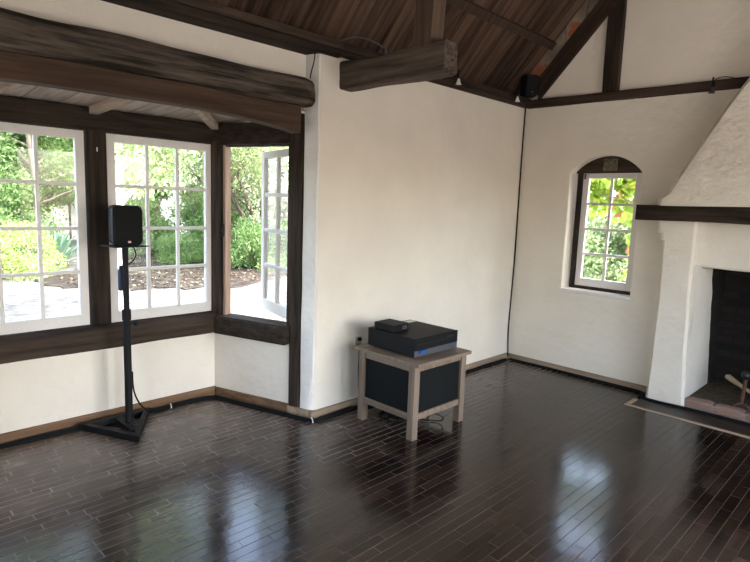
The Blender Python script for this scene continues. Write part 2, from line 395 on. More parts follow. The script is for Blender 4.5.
def frame(o, ex, ey):
    ex = Vector(ex).normalized(); ey = Vector(ey).normalized(); ez = ex.cross(ey)
    return Matrix(((ex.x, ey.x, ez.x, o[0]), (ex.y, ey.y, ez.y, o[1]), (ex.z, ey.z, ez.z, o[2]), (0, 0, 0, 1)))
# frame of the bay side wall: x along the wall from the room end, y outward, z up/down
def fr_side(s, a0, a1, o0, o1, z0, z1, mb):
    """box on the bay side wall: a along u from A, o outward (+) / into the bay (-)"""
    c = [A+u*a0+n_out*o0, A+u*a1+n_out*o0, A+u*a1+n_out*o1, A+u*a0+n_out*o1]
    return mb.prism([(p.x, p.y) for p in c], z0, z1)

# ------------------------------------------------------------------ floor: individual strips laid along y in short lengths
SEAM = -0.13          # one wide seam between two runs of strips
def build_floor():
    mb = MB(); W = 0.0575
    x = -1.12; gaps = 0
    while x < XW+0.1:
        y = YF - random.uniform(0, 0.4)
        gx = random.choice((0.0012, 0.0022, 0.003, 0.0045))*(1.5 if x < 0.75 else 1.0)
        if 0 <= SEAM-x < W: gx = 0.011
        while y < 0.02:
            L = random.uniform(0.17, 0.34)
            gy = random.choice((0.001, 0.0018, 0.003))*(2.6 if x < 0.75 else 1.0)
            h = random.uniform(-0.0003, 0.0)
            yy = min(y+L, 0.02)
            mb.add([(x+gx/2, y+gy/2, h), (x+W-gx/2, y+gy/2, h+random.uniform(-1.5e-4, 1.5e-4)), (x+W-gx/2, yy-gy/2, h+random.uniform(-1.5e-4, 1.5e-4)), (x+gx/2, yy-gy/2, h)], [(0, 1, 2, 3)])
            y += L
        x += W
    o = mb.build('floor', M['floor'])
    struct(o)
    sub = MB().box(-1.15, XW+0.2, YF-0.1, 0.25, -0.12, -0.0007).build('floor_base', M['gap'], o)
    return o
build_floor()

# ------------------------------------------------------------------ walls
Tk = 0.22
wl = MB()
# long wall from the pier corner to the room corner, pier with the slanted bay face
P1 = A+u*0.13
wl.prism([(0, -2.665), (0, 0), (-Tk, 0), (-Tk, -2.60), (P1.x-0.03, P1.y+0.06), (P1.x, P1.y)], -0.05, 2.66)
struct(wl.build('wall_left', M['plaster'], bevel=0.012), )
# slanted face of the pier: rougher, hand-trowelled plaster skin over the end of the wall
rings = []
for k in range(41):
    z = 0.055+ (2.60-0.055)*k/40
    def jit(a, o, s):
        d = noise.noise(Vector((a*9, z*3.1, s)))*0.006
        q = A+u*a+n_in*(o+d); return (q.x, q.y, z)
    w = noise.noise(Vector((1.7, z*2.3, 5)))*0.006
    w2 = noise.noise(Vector((4.2, z*2.9, 8)))*0.007
    rings.append([jit(0.004+w, 0.0, 1), jit(0.012+w, 0.010, 2), jit(0.05, 0.013, 3), jit(0.09, 0.013, 4), jit(0.122+w2, 0.008, 5), jit(0.126+w2, 0.0, 6), jit(0.09, -0.02, 7), jit(0.03, -0.02, 8)])
struct(MB().loft(rings).build('wall_pier', M['plaster_pier'], smooth=True))

# upper wall above the bay opening, then the long wall again beyond the bay
struct(MB().box(-0.30, -0.115, -5.06, -2.70, 2.20, 2.66).build('wall_over_bay', M['plaster']))
struct(MB().prism([(0, -5.05), (-Tk, -5.0), (-Tk, YF), (0, YF)], -0.05, 2.66).build('wall_left_front', M['plaster']))
# bay: parapets under the windows
struct(MB().prism([(-0.92, YB0), (-0.92, -2.962), (-1.06, -2.92), (-1.06, YB0-0.04)], GZ, 0.60).build('wall_bay', M['plaster']))
w = MB(); fr_side(None, 0.222, 0.968, 0.0, 0.12, GZ, 0.60, w); struct(w.build('wall_bay_side', M['plaster']))
w = MB(); c = [A2, B2, B2-n2_in*0.12, A2-n2_in*0.12]; w.prism([(p.x, p.y) for p in c], GZ, 0.60)
struct(w.build('wall_bay_side_front', M['plaster']))

# back wall with gable, arched window opening and firebox opening
def arch_pts(x0, x1, z0, zs, zt, n=18):
    """opening outline: flat bottom, segmental arch top"""
    c = (x0+x1)/2; h = (x1-x0)/2; s = zt-zs; R = (h*h+s*s)/(2*s); cz = zt-R
    a = math.asin(h/R)
    return [(x0, z0), (x1, z0)] + [(c+R*math.sin(a-2*a*i/n), cz+R*math.cos(a-2*a*i/n)) for i in range(n+1)]
WX0, WX1, WZ0, WZS, WZT = 0.545, 1.205, 0.825, 1.955, 2.11
FX0, FX1, FZ1 = 1.775, 2.825, 1.175
zc = lambda x: RZ+RS*min(x, XW-x)-0.02
wall = MB().slab_xz([(-0.22, -0.05), (FX0, -0.05), (FX0, FZ1), (FX1, FZ1), (FX1, -0.05), (XW+0.22, -0.05), (XW+0.22, zc(XW+0.22)), (XR, zc(XR)), (-0.22, zc(-0.22))],
                    [arch_pts(WX0, WX1, WZ0, WZS, WZT)], 0.0, 0.30)
struct(wall.build('wall_back', M['plaster'], bevel=0.010))
# right and front walls (unseen); window openings and doorway added to light the room
w = MB()
ys = [0.0, -1.0, -3.0, -3.8, -5.0, YF]
for k in range(5):
    y1, y0 = ys[k], ys[k+1]
    if k % 2 == 0: w.box(XW, XW+Tk, y0, y1, -0.05, 2.66)
    else: w.box(XW, XW+Tk, y0, y1, -0.05, 0.45); w.box(XW, XW+Tk, y0, y1, 2.42, 2.66)
struct(w.build('wall_right', M['plaster']))
zf = [(-0.22, -0.05), (2.6, -0.05), (2.6, 2.30), (4.2, 2.30), (4.2, -0.05), (XW+0.22, -0.05), (XW+0.22, zc(XW+0.22)), (XR, zc(XR)), (-0.22, zc(-0.22))]
struct(MB().slab_xz(zf, [], YF-0.25, YF).build('wall_front', M['plaster']))

# ------------------------------------------------------------------ roof: boards running up the slope
def build_ceiling():
    mb = MB(); d = Vector((1, 0, RS)).normalized(); nn = Vector((-RS, 0, 1)).normalized()
    for side in (0, 1):
        y = YF-0.3
        while y < 0.34:
            w_ = random.uniform(0.115, 0.15); g = 0.004; off = random.uniform(0, 0.006)
            pts = []
            for x in (-0.55, XR+0.01):
                z = RZ+RS*x+off
                pts.append((x, z))
            X = lambda x: x if side == 0 else XW-x
            vs = [(X(x), yy, z+dz) for dz in (0, 0.022) for x, z in pts for yy in (y+g/2, y+w_-g/2)]
            mb.add(vs, [(0, 2, 3, 1), (4, 5, 7, 6), (0, 1, 5, 4), (2, 6, 7, 3), (0, 4, 6, 2), (1, 3, 7, 5)])
            y += w_
    return struct(mb.build('ceiling', M['roof_board']))
ceil = build_ceiling()
# weather skin over the boards (outside roof covering)
mb = MB()
for side in (0, 1):
    X = lambda x: x if side == 0 else XW-x
    a, b = (-0.6, RZ-RS*0.6+0.03), (XR, ZR+0.03)
    vs = [(X(x), yy, z+dz) for dz in (0, 0.05) for x, z in (a, b) for yy in (YF-0.4, 0.42)]
    mb.add(vs, [(0, 2, 3, 1), (4, 5, 7, 6), (0, 1, 5, 4), (2, 6, 7, 3), (0, 4, 6, 2), (1, 3, 7, 5)])
struct(mb.build('roof', M['shingle']))

# ------------------------------------------------------------------ roof timbers
def slope_box(y0, y1, x0, x1, zlo, zhi):
    """beam running up the roof slope; zlo/zhi are heights at x = 0"""
    z = lambda x, b: b+RS*x
    vs = [(x, y, z(x, b)) for x in (x0, x1) for y in (y0, y1) for b in (zlo, zhi)]
    return MB().add(vs, [(0, 1, 3, 2), (4, 6, 7, 5), (0, 4, 5, 1), (2, 3, 7, 6), (0, 2, 6, 4), (1, 5, 7, 3)])
tag(slope_box(-0.055, -0.003, 0.165, 2.30, 2.48, 2.70).build('rafter', M['rafter'], bevel=0.006),
    'dark rafter climbing the left slope of the white gable wall', 'rafter')
mb = MB()
for k in range(12):
    x0 = 0.03+k*0.19; x1 = x0+0.184
    r0 = random.uniform(-0.004, 0.004)
    z = lambda x, b: b+RS*x
    lo, hi = 2.702, 2.866
    vs = [(x, y, z(x, b)) for x in (x0, x1) for y in (-0.048+r0, -0.002) for b in (lo, hi)]
    mb.add(vs, [(0, 1, 3, 2), (4, 6, 7, 5), (0, 4, 5, 1), (2, 3, 7, 6), (0, 2, 6, 4), (1, 5, 7, 3)])
m, nt, b, ns, ln = new_mat('mixed_brick'); g = ns.new('ShaderNodeNewGeometry')
tcb = ns.new('ShaderNodeTexCoord'); nb = ns.new('ShaderNodeTexNoise'); nb.inputs['Scale'].default_value = 3.1; nb.inputs['Detail'].default_value = 5
ln.new(tcb.outputs['Object'], nb.inputs['Vector'])
r = ramp(ns, [(0.36, (0.10, 0.075, 0.055)), (0.50, (0.20, 0.155, 0.115)), (0.54, (0.27, 0.22, 0.17)), (0.58, (0.30, 0.10, 0.05))])
ln.new(nb.outputs['Fac'], r.inputs['Fac']); ln.new(r.outputs['Color'], b.inputs['Base Color']); b.inputs['Roughness'].default_value = 0.9
o = mb.build('brick_edging', m, bevel=0.004)
tag(o, 'strip of red and tan bricks between the rafter and the roof boards', 'brickwork')
# batten along the roof
b_ = MB(); x = 0.27; z = RZ+RS*x-0.012
b_.add([(x-0.02, YF, z-0.022), (x+0.025, YF, z+0.028), (x+0.005, YF, z-0.052), (x+0.05, YF, z-0.002), (x-0.02, -0.03, z-0.022), (x+0.025, -0.03, z+0.028), (x+0.005, -0.03, z-0.052), (x+0.05, -0.03, z-0.002)],
       [(0, 1, 3, 2), (4, 6, 7, 5), (0, 4, 5, 1), (2, 3, 7, 6), (0, 2, 6, 4), (1, 5, 7, 3)])
tag(b_.build('batten', M['rafter']), 'thin batten running lengthwise under the dark roof boards', 'batten')
# gable post
tag(rough_beam('z', 2.655, 3.80, lambda t: rrect(0.795, 0.945, -0.045, -0.002, 0.01, 4), 16, 0.006, 3, 4).build('gable_post', M['timber_z'], smooth=True),
    'dark upright post set in the white gable above the arched window', 'post')
# stub of a sawn-off tie beam and the strut standing on it
def stub_prof(t):
    dip = -0.028*math.exp(-((t-0.42)/0.16)**2)
    q = rrect(-2.500, -2.375, 2.385-0.006*t, 2.575-0.012*t+dip*0.4, 0.012, 5)
    return q
tie = rough_beam('x', -0.01, 0.93, stub_prof, 28, 0.008, 3.5, 2).build('tie_beam', M['stub'], smooth=True)
tag(tie, 'thick sawn-off grey beam end jutting out of the white wall', 'beam')
mb = MB(); mb.lathe((0, 0, 0), [(0.008, 0.0), (0.008, 0.004)], 10)
hole = MB().add([(0.9305+z, -2.425+x, 2.46+y) for x, y, z in mb.v], mb.f).build('peg_hole', M['black'], tie)
st = MB(); 
st.add([(0.67, -2.50, 2.55), (0.82, -2.50, 2.555), (0.82, -2.385, 2.555), (0.67, -2.385, 2.55), (0.73, -2.50, 3.66), (0.88, -2.50, 3.82), (0.88, -2.385, 3.82), (0.73, -2.385, 3.66)],
       [(0, 3, 2, 1), (4, 5, 6, 7), (0, 1, 5, 4), (1, 2, 6, 5), (2, 3, 7, 6), (3, 0, 4, 7)])
tag(st.build('roof_strut', M['strut'], bevel=0.006), 'broad brown strut standing on the sawn-off beam up to the roof', 'strut')

# cornices
cor = MB()
for (x0, x1, z0, z1) in ((0.0, 0.035, 2.585, 2.635), (0.0, 0.06, 2.635, 2.690)):
    dz = 0.004 if z0 < 2.6 else 0
    cor.box(x0, x1, -7.5, -2.52, z0+dz, z1); cor.box(x0, x1, -2.52, -0.0, z0+(0.015 if z0 < 2.6 else 0), z1)
cor.box(-0.20, 0.0, -7.5, 0, 2.662, 2.685); cor.box(-0.12, 0.0, -5.2, -2.66, 2.590, 2.662)
struct(cor.build('trim_1', M['timber_y'], bevel=0.004))
struct(rough_beam('x', 0.05, 4.5, lambda t: rrect(-0.055, 0.0, 2.593-0.02*t, 2.668-0.02*t, 0.008, 3), 40, 0.004, 3, 9).build('trim_2', M['timber_x'], smooth=True))

# ------------------------------------------------------------------ timbers of the bay opening
def log_prof(t):
    y = -5.0+2.225*t
    pts = [(0, 12, 2.377), ]
    zt = 2.396+0.006*math.sin(2.3*y)
    zb = 2.224+0.006*math.sin(3.1*y+1)
    x1 = 0.085; end = 0.0
    if t > 0.97: end = 0.012*(t-0.97)/0.03
    return rrect(-0.112, x1-end, zb+end, zt-end, 0.024, 6)
tag(rough_beam('y', -5.0, -2.775, log_prof, 60, 0.014, 2.2, 11).build('header_log', M['log'], smooth=True),
    'rough weathered log spanning the top of the bay opening', 'beam')
def lint_prof(t):
    y = -5.05+2.21*t
    tt = (y+5.05)/2.21
    zb = 2.045+0.065*(1-abs(2*(tt-0.5))**3.2)
    if tt < 0.5: zb = max(zb, 2.045)
    return rrect(-0.10, 0.012, zb, 2.232, 0.006, 4)
tag(rough_beam('y', -5.05, -2.84, lint_prof, 44, 0.004, 3, 6).build('arched_lintel', M['lintel'], smooth=True),
    'smooth brown lintel with an arched underside beneath the weathered log', 'beam')
mb = MB(); fr_side(None, 0.132, 0.224, -0.018, 0.10, 0.0, 2.21, mb)
tag(mb.build('corner_post', M['timber_z'], bevel=0.008), 'dark upright post from floor to lintel beside the white pier', 'post')
mb = MB(); p = A2; c = [A2+u2*0.132+n2_in*0.018, A2+u2*0.224+n2_in*0.018, A2+u2*0.224-n2_in*0.1, A2+u2*0.132-n2_in*0.1]
mb.prism([(q.x, q.y) for q in c], 0, 2.21)
struct(mb.build('trim_10', M['timber_z']))
# window posts
tag(MB().box(-1.03, -0.895, -3.888, -3.765, 0.70, 2.02).build('window_post', M['timber_z'], bevel=0.006), 'dark upright post between the two tall bay windows', 'post')
mb = MB(); mb.prism([(-0.885, -2.985), (-0.835, -2.945), (-0.88, -2.90), (-1.03, -2.86), (-1.03, -2.985)], 0.685, 2.02)
tag(mb.build('bay_corner_post', M['timber_z'], bevel=0.006), 'dark angled post at the bay corner beside the open casement', 'post')
mb = MB(); mb.box(-1.03, -0.90, -4.79, -4.695, 0.685, 2.02)
struct(mb.build('trim_11', M['timber_z']))
tag(MB().box(-0.897, -0.891, -3.830, -3.823, 1.872, 1.900).build('post_tag', M['white_plastic'], bevel=0.002), 'tiny white tag fixed high on the post between bay windows', 'tag')
# head beams
hb = MB(); hb.prism([(-0.89, YB0), (-0.89, -2.952), (-1.06, -2.88), (-1.06, YB0-0.05)], 2.005, 2.15)
tag(hb.build('window_head_beam', M['timber_y'], bevel=0.008), 'dark beam along the heads of the two tall bay windows', 'beam')
mb = MB(); fr_side(None, 0.22, 0.955, -0.025, 0.10, 1.995, 2.155, mb)
tag(mb.build('side_head_beam', M['timber_x'], bevel=0.008), 'short dark beam over the open casement of the bay', 'beam')
c = [A2+u2*0.22+n2_in*0.025, A2+u2*0.955+n2_in*0.025, A2+u2*0.955-n2_in*0.1, A2+u2*0.22-n2_in*0.1]
mb = MB(); mb.prism([(q.x, q.y) for q in c], 1.995, 2.155); struct(mb.build('trim_12', M['timber_x']))
# sill rails
def rail_prof(t):
    return [(-1.02, 0.545), (-0.93, 0.535), (-0.87, 0.533), (-0.842, 0.545), (-0.838, 0.60), (-0.842, 0.672), (-0.86, 0.688), (-0.90, 0.695), (-0.96, 0.700), (-1.02, 0.70)]
tag(rough_beam('y', -4.76, -2.935, rail_prof, 30, 0.007, 3, 17).build('sill_rail', M['timber_y'], smooth=True), 'long dark rail beneath the two tall bay windows', 'rail')
mb = MB(); fr_side(None, 0.222, 0.905, -0.075, 0.08, 0.535, 0.665, mb); fr_side(None, 0.222, 0.905, -0.06, 0.09, 0.66, 0.678, mb)
tag(mb.build('side_sill_rail', M['timber_x'], bevel=0.008), 'short dark rail beneath the open casement', 'rail')
c = [A2+u2*0.222+n2_in*0.07, A2+u2*0.93+n2_in*0.07, A2+u2*0.93-n2_in*0.08, A2+u2*0.222-n2_in*0.08]
mb = MB(); mb.prism([(q.x, q.y) for q in c], 0.535, 0.675); struct(mb.build('trim_13', M['timber_x']))

# bay ceiling: pale boards sloping down to the windows
mb = MB(); y = -5.1
zb = lambda x: 2.158+(x+0.92)*0.07
while y < -2.62:
    w_ = 0.215; g = 0.008
    x0, x1 = -1.05, -0.10
    vs = [(x, yy, zb(x)+dz) for dz in (0, 0.02) for x in (x0, x1) for yy in (y, y+w_-g)]
    mb.add(vs, [(0, 2, 3, 1), (4, 5, 7, 6), (0, 1, 5, 4), (2, 6, 7, 3), (0, 4, 6, 2), (1, 3, 7, 5)])
    y += w_
struct(mb.build('ceiling_bay', M['bay_board']))
mb = MB(); mb.add([(x, yy, zb(x)+dz) for dz in (0.024, 0.06) for x in (-1.3, -0.05) for yy in (-5.3, -2.5)], [(0, 2, 3, 1), (4, 5, 7, 6), (0, 1, 5, 4), (2, 6, 7, 3), (0, 4, 6, 2), (1, 3, 7, 5)])
struct(mb.build('roof_bay', M['shingle']))
def bay_rafter(p, q, label):
    p = Vector(p); q = Vector(q)
    d = (q-p); side = Vector((-d.y, d.x, 0)).normalized()*0.028
    vs = []
    for P in (p, q):
        for s in (-1, 1):
            for h in (0, -0.05): vs.append(P+side*s+Vector((0, 0, h)))
    o = MB().add(vs, [(0, 1, 3, 2), (4, 6, 7, 5), (0, 4, 5, 1), (2, 3, 7, 6), (0, 2, 6, 4), (1, 5, 7, 3)]).build('bay_rafter', M['bay_rafter'], bevel=0.004)
    return tag(o, label, 'rafter', 'pale rafters under the bay ceiling')
zz = lambda x: zb(x)-0.002
bay_rafter((-0.885, -3.845, zz(-0.90)), (-0.105, -3.80, zz(-0.11)), 'pale rafter meeting the beam above the post between bay windows')
bay_rafter((-0.885, -4.47, zz(-0.90)), (-0.105, -4.32, zz(-0.11)), 'pale rafter at the far left edge of the bay ceiling')
bay_rafter((-0.875, -2.975, zz(-0.885)), (-0.105, -3.61, zz(-0.11)), 'pale diagonal rafter running to the bay corner post')

# ------------------------------------------------------------------ windows
def sash(F, w, z0, z1, cols, rows, root, st=0.055, top=0.055, bot=0.075, mun=0.022, th=0.04, xs=None):
    """sash in frame F: local x along width, y depth (outward), z up. Children of root: window_sash (> muntin) and pane"""
    s = MB()
    s.fbox(F, 0, st, 0, th, z0, z1); s.fbox(F, w-st, w, 0, th, z0, z1)
    s.fbox(F, st, w-st, 0, th, z1-top, z1); s.fbox(F, st, w-st, 0, th, z0, z0+bot)
    fr = s.build('window_sash', M['sash'], root, bevel=0.004)
    gw = w-2*st; gh = z1-z0-top-bot
    m = MB()
    for k in range(1, cols):
        c = st+gw*k/cols; m.fbox(F, c-mun/2, c+mun/2, 0.006, th-0.006, z0+bot, z1-top)
    for k in range(1, rows):
        c = z0+bot+gh*k/rows; m.fbox(F, st, w-st, 0.005, th-0.005, c-mun/2, c+mun/2)
    mo = m.build('muntin', M['sash'], fr, bevel=0.003)
    p = MB().fbox(F, st, w-st, th/2-0.002, th/2+0.002, z0+bot, z1-top).build('window_pane', M['glass'], root)
    return fr
FX = frame((-0.925, 0, 0), (0, 1, 0), (-1, 0, 0))
def struct_empty(name, label):
    o = bpy.data.objects.new(name, None); COL.objects.link(o); o['kind'] = 'structure'; o['label'] = label; o['category'] = 'window'; return o
FXx = lambda y: Matrix(((0, -1, 0, -0.922), (1, 0, 0, y), (0, 0, 1, 0), (0, 0, 0, 1)))   # x along +y, depth toward -x
w1 = struct_empty('window_1', 'white twelve-pane window at the left edge of the bay')
sash(FXx(-4.682), 0.785, 0.705, 2.0, 3, 4, w1)
w2 = struct_empty('window_2', 'white twelve-pane window behind the speaker stand')
sash(FXx(-3.757), 0.785, 0.700, 2.0, 3, 4, w2)
# open casement on the bay side
w3 = struct_empty('window_3', 'white casement window swung open on the side of the bay')
mb = MB()
fr_side(None, 0.848, 0.872, -0.004, 0.06, 0.675, 2.0, mb)
jl = mb.build('window_jamb', M['jamb'], w3, bevel=0.003)
mb = MB(); fr_side(None, 0.872, 0.905, -0.03, 0.07, 0.675, 2.0, mb); fr_side(None, 0.224, 0.26, -0.005, 0.07, 0.675, 2.0, mb); fr_side(None, 0.26, 0.865, 0.0, 0.07, 1.985, 2.0, mb)
mb.build('window_frame', M['timber_z'], w3, bevel=0.003)
hinge = A+u*0.264+n_out*0.055
th = math.radians(30); v = u*math.cos(th)+n_out*math.sin(th); nv = Vector((-v.y, v.x, 0))
if nv.dot(n_out) < 0: nv = -nv
FS = Matrix(((v.x, nv.x, 0, hinge.x), (v.y, nv.y, 0, hinge.y), (v.z, nv.z, 1, 0), (0, 0, 0, 1)))
sash(FS, 0.60, 0.69, 1.975, 2, 4, w3, st=0.055, top=0.055, bot=0.09, mun=0.03)
mb = MB(); q = A+u*0.864+n_out*(-0.012); mb.box(q.x-0.008, q.x+0.008, q.y-0.008, q.y+0.008, 1.30, 1.40); mb.cyl((q.x, q.y-0.01, 1.34), (q.x+0.03, q.y-0.035, 1.36), 0.006, 8)
mb.build('window_latch', M['iron'], w3)
# far side of the bay, outside the frame
w5 = struct_empty('window_5', 'white window on the far side of the bay')
F5 = Matrix(((u2.x, -n2_in.x, 0, A2.x+u2.x*0.23), (u2.y, -n2_in.y, 0, A2.y+u2.y*0.23), (0, 0, 1, 0), (0, 0, 0, 1)))
sash(F5, 0.68, 0.68, 1.99, 3, 4, w5)

# arched window in the back wall
w4 = struct_empty('window_4', 'small arched window with vine leaves outside in the back wall')
mb = MB()
fx0, fx1, fz0 = 0.566, 1.20, 0.838
mb.box(fx0, 0.618, 0.115, 0.20, fz0, 1.962)
mb.box(1.172, fx1+0.02, 0.125, 0.20, fz0, 1.962)
mb.box(0.60, 1.19, 0.118, 0.20, fz0-0.01, 0.868)
fr = mb.build('window_frame', M['timber_z'], w4, bevel=0.004)
hd = arch_pts(0.555, 1.215, 1.955, 1.985, 2.125)
mb = MB().slab_xz(hd, [], 0.105, 0.22)
mb.build('window_head', M['timber_x'], w4, bevel=0.004)
# tile set in the arched head
mb = MB().box(0.815, 0.945, 0.094, 0.11, 1.975, 2.085)
for k in range(5):
    a = k*2*math.pi/5+0.3
    mb.cyl((0.88+0.032*math.cos(a), 0.096, 2.03+0.032*math.sin(a)), (0.88+0.032*math.cos(a), 0.087, 2.03+0.032*math.sin(a)), 0.016, 10)
mb.cyl((0.88, 0.096, 2.03), (0.88, 0.084, 2.03), 0.014, 10)
mb.build('carved_tile', M['tile'], w4, bevel=0.003)
F4 = Matrix(((1, 0, 0, 0.618), (0, 1, 0, 0.125), (0, 0, 1, 0), (0, 0, 0, 1)))
sash(F4, 0.554, 0.868, 1.962, 2, 4, w4, st=0.058, top=0.055, bot=0.075, mun=0.024)
mb = MB(); mb.box(0.595, 0.617, 0.098, 0.116, 1.33, 1.40); mb.box(0.598, 0.612, 0.085, 0.10, 1.30, 1.335); mb.box(0.595, 0.617, 0.098, 0.116, 1.05, 1.10); mb.cyl((0.605, 0.09, 1.06), (0.605, 0.07, 1.02), 0.007, 8)
mb.build('window_latch', M['iron'], w4)
mb = MB(); mb.box(0.63, 0.645, 0.118, 0.126, 1.90, 1.95); mb.build('window_hook', M['iron'], w4)
struct(MB().box(0.520, 1.235, -0.012, 0.13, 0.800, 0.838).build('window_sill', M['sash'], bevel=0.008), 'white sill under the arched window', 'sill')

# ------------------------------------------------------------------ baseboards
mb = MB(); mb.box(-0.03, 0.016, -2.705, -0.016, 0, 0.062); struct(mb.build('baseboard_left', M['base_tan'], bevel=0.004))
mb = MB(); mb.box(0.0, 1.49, -0.016, 0.0, 0, 0.058); struct(mb.build('baseboard_back', wood_mat('tan_baseboard_x', (0.23, 0.165, 0.11), (0.42, 0.32, 0.22), 'x', bump=0.2), bevel=0.004))
mb = MB(); mb.box(-0.92, -0.902, YB0, -2.955, 0, 0.075); struct(mb.build('baseboard_bay', M['base_brown'], bevel=0.004))
mb = MB(); fr_side(None, 0.224, 0.94, -0.018, 0.0, 0, 0.072, mb); struct(mb.build('baseboard_bay_side', wood_mat('brown_baseboard_x', (0.12, 0.066, 0.036), (0.26, 0.155, 0.09), 'x', bump=0.2), bevel=0.004))
mb = MB(); fr_side(None, 0.0, 0.222, -0.034, -0.0, 0, 0.062, mb); struct(mb.build('baseboard_pier', M['base_tan'], bevel=0.004))

# ------------------------------------------------------------------ fireplace
CX = (FX0+FX1)/2
fire = thing('fireplace', 'white plastered fireplace with tapering hood at the right of the back wall', 'fireplace', (CX, 0, 0))
def rough_column(x0, x1, y0, y1, z0, z1, seed, nz=34, taper=0):
    rings = []
    for k in range(nz+1):
        z = z0+(z1-z0)*k/nz
        ring = []
        e_ = 0.045*z/1.5
        for px, py in rrect(x0+(e_ if taper < 0 else 0), x1-(e_ if taper > 0 else 0), y0, y1, 0.02, 6):
            flare = 0.012*math.exp(-z/0.15)
            P = Vector((px*4, py*4+seed, z*2.6))
            ring.append((px+noise.noise(P)*0.012+(flare if px > (x0+x1)/2 else -flare), py+noise.noise(P+Vector((5, 9, 2)))*0.009, z))
        rings.append(ring)
    return MB().loft(rings)
for s, nm in ((0, 'pilaster'), (1, 'pilaster')):
    xa, xb = (1.492, 1.775) if s == 0 else (2*CX-1.775, 2*CX-1.492)
    tp = 1 if s == 0 else -1; pl = rough_column(xa, xb, -0.172, 0.02, 0.0, 1.56, 3+s*7, 34, tp)
    # capital: two shallow swellings under the mantel
    for (za, zb_, e) in ((1.44, 1.56, 0.040), (1.38, 1.445, 0.020)):
        t = rough_column(xa-e*(1 if s == 0 else 0.4), xb+e*(0.4 if s == 0 else 1), -0.172-e, 0.0, za, zb_, 8+s, 6, tp); pl.add(t.v, t.f)
    pl.build('pilaster', M['chimney'], fire, smooth=True)
# breast between the pilasters, above the opening
mb = MB()
rings = []
for k in range(31):
    x = 1.69+(2*CX-1.69*2)*k/30
    ring = []
    for py, pz in rrect(-0.07, 0.02, FZ1-0.005, 1.56, 0.018, 5):
        P = Vector((x*4, py*4, pz*4)); ring.append((x, py+noise.noise(P)*0.008, pz+noise.noise(P+Vector((3, 8, 1)))*0.008))
    rings.append(ring)
mb.loft(rings).build('chimney_breast', M['chimney'], fire, smooth=True)
# white reveals of the firebox
for s in (0, 1):
    rings = []
    for k in range(25):
        z = 0.0+(FZ1+0.01)*k/24
        e = noise.noise(Vector((z*6, s*5, 1)))*0.03
        xa = 1.776 if s == 0 else 2*CX-1.776; d = 1 if s == 0 else -1
        yb = 0.56-0.30*(z/FZ1)+e
        rr = lambda q: noise.noise(Vector((q*7, z*5, s)))*0.006
        rings.append([(xa-d*0.06, -0.15, z), (xa+d*rr(0), -0.15, z), (xa+d*(0.001+rr(.1)), 0.0, z), (xa+d*(0.004+rr(.25)), 0.15, z), (xa+d*0.002, yb, z), (xa-d*0.06, yb, z)])
    MB().loft(rings).build('firebox_reveal', M['chimney'], fire, smooth=True)
# firebox
mb = MB(); xa, xb, yb, zt = 1.765, 2*CX-1.765, 0.78, 1.75
mb.box(xa-0.1, xa, 0.2, yb, 0, zt); mb.build('firebox_side', M['soot_side'], fire)
MB().box(xb, xb+0.1, 0.2, yb, 0, zt).build('firebox_side', M['soot_side'], fire)
mb = MB(); mb.box(xa-0.1, xb+0.1, yb, yb+0.1, 0, zt); mb.box(xa-0.1, xb+0.1, 0.05, yb+0.1, zt, zt+0.05); mb.box(xa, xb, 0.08, 0.30, FZ1+0.01, zt)
mb.build('firebox_back', M['soot'], fire)
MB().box(xa, xb, -0.05, yb, 0.0, 0.062).build('firebox_floor', M['ash'], fire)
# rounded brick front of the hearth
mb = MB(); x = 1.79
hb_m, nt, b, ns, ln = new_mat('hearth_bricks'); g = ns.new('ShaderNodeNewGeometry'); r = ramp(ns, [(0, (0.19, 0.105, 0.08)), (1, (0.30, 0.19, 0.15))]); n_ = ns.new('ShaderNodeTexNoise'); n_.inputs['Scale'].default_value = 25; n_.inputs['Detail'].default_value = 6
mxx = ns.new('ShaderNodeMixRGB'); mxx.blend_type = 'OVERLAY'; mxx.inputs['Fac'].default_value = 0.6
ln.new(g.outputs['Random Per Island'], r.inputs['Fac']); ln.new(r.outputs['Color'], mxx.inputs['Color1']); ln.new(n_.outputs['Fac'], mxx.inputs['Color2']); ln.new(mxx.outputs['Color'], b.inputs['Base Color']); b.inputs['Roughness'].default_value = 0.85
while x < 2*CX-1.85:
    L = 0.205; rings = []
    for k in range(9):
        t = k/8; xx = x+L*t; e = 0.006 if k in (0, 8) else 0.0
        rings.append([(xx, p+noise.noise(Vector((xx*9, p*20, q*20)))*0.006, q+noise.noise(Vector((xx*9, p*20+3, q*20)))*0.005) for p, q in rrect(-0.155+e, -0.045-e, 0.0, 0.082-e, 0.022, 4)])
    mb.loft(rings); x += L+0.012
mb.build('hearth_brick', hb_m, fire, smooth=True)
MB().box(1.785, 2*CX-1.785, -0.148, -0.05, 0, 0.068).build('hearth_mortar', simple('mortar', (0.24, 0.2, 0.17), 0.95, bump=0.4), fire)
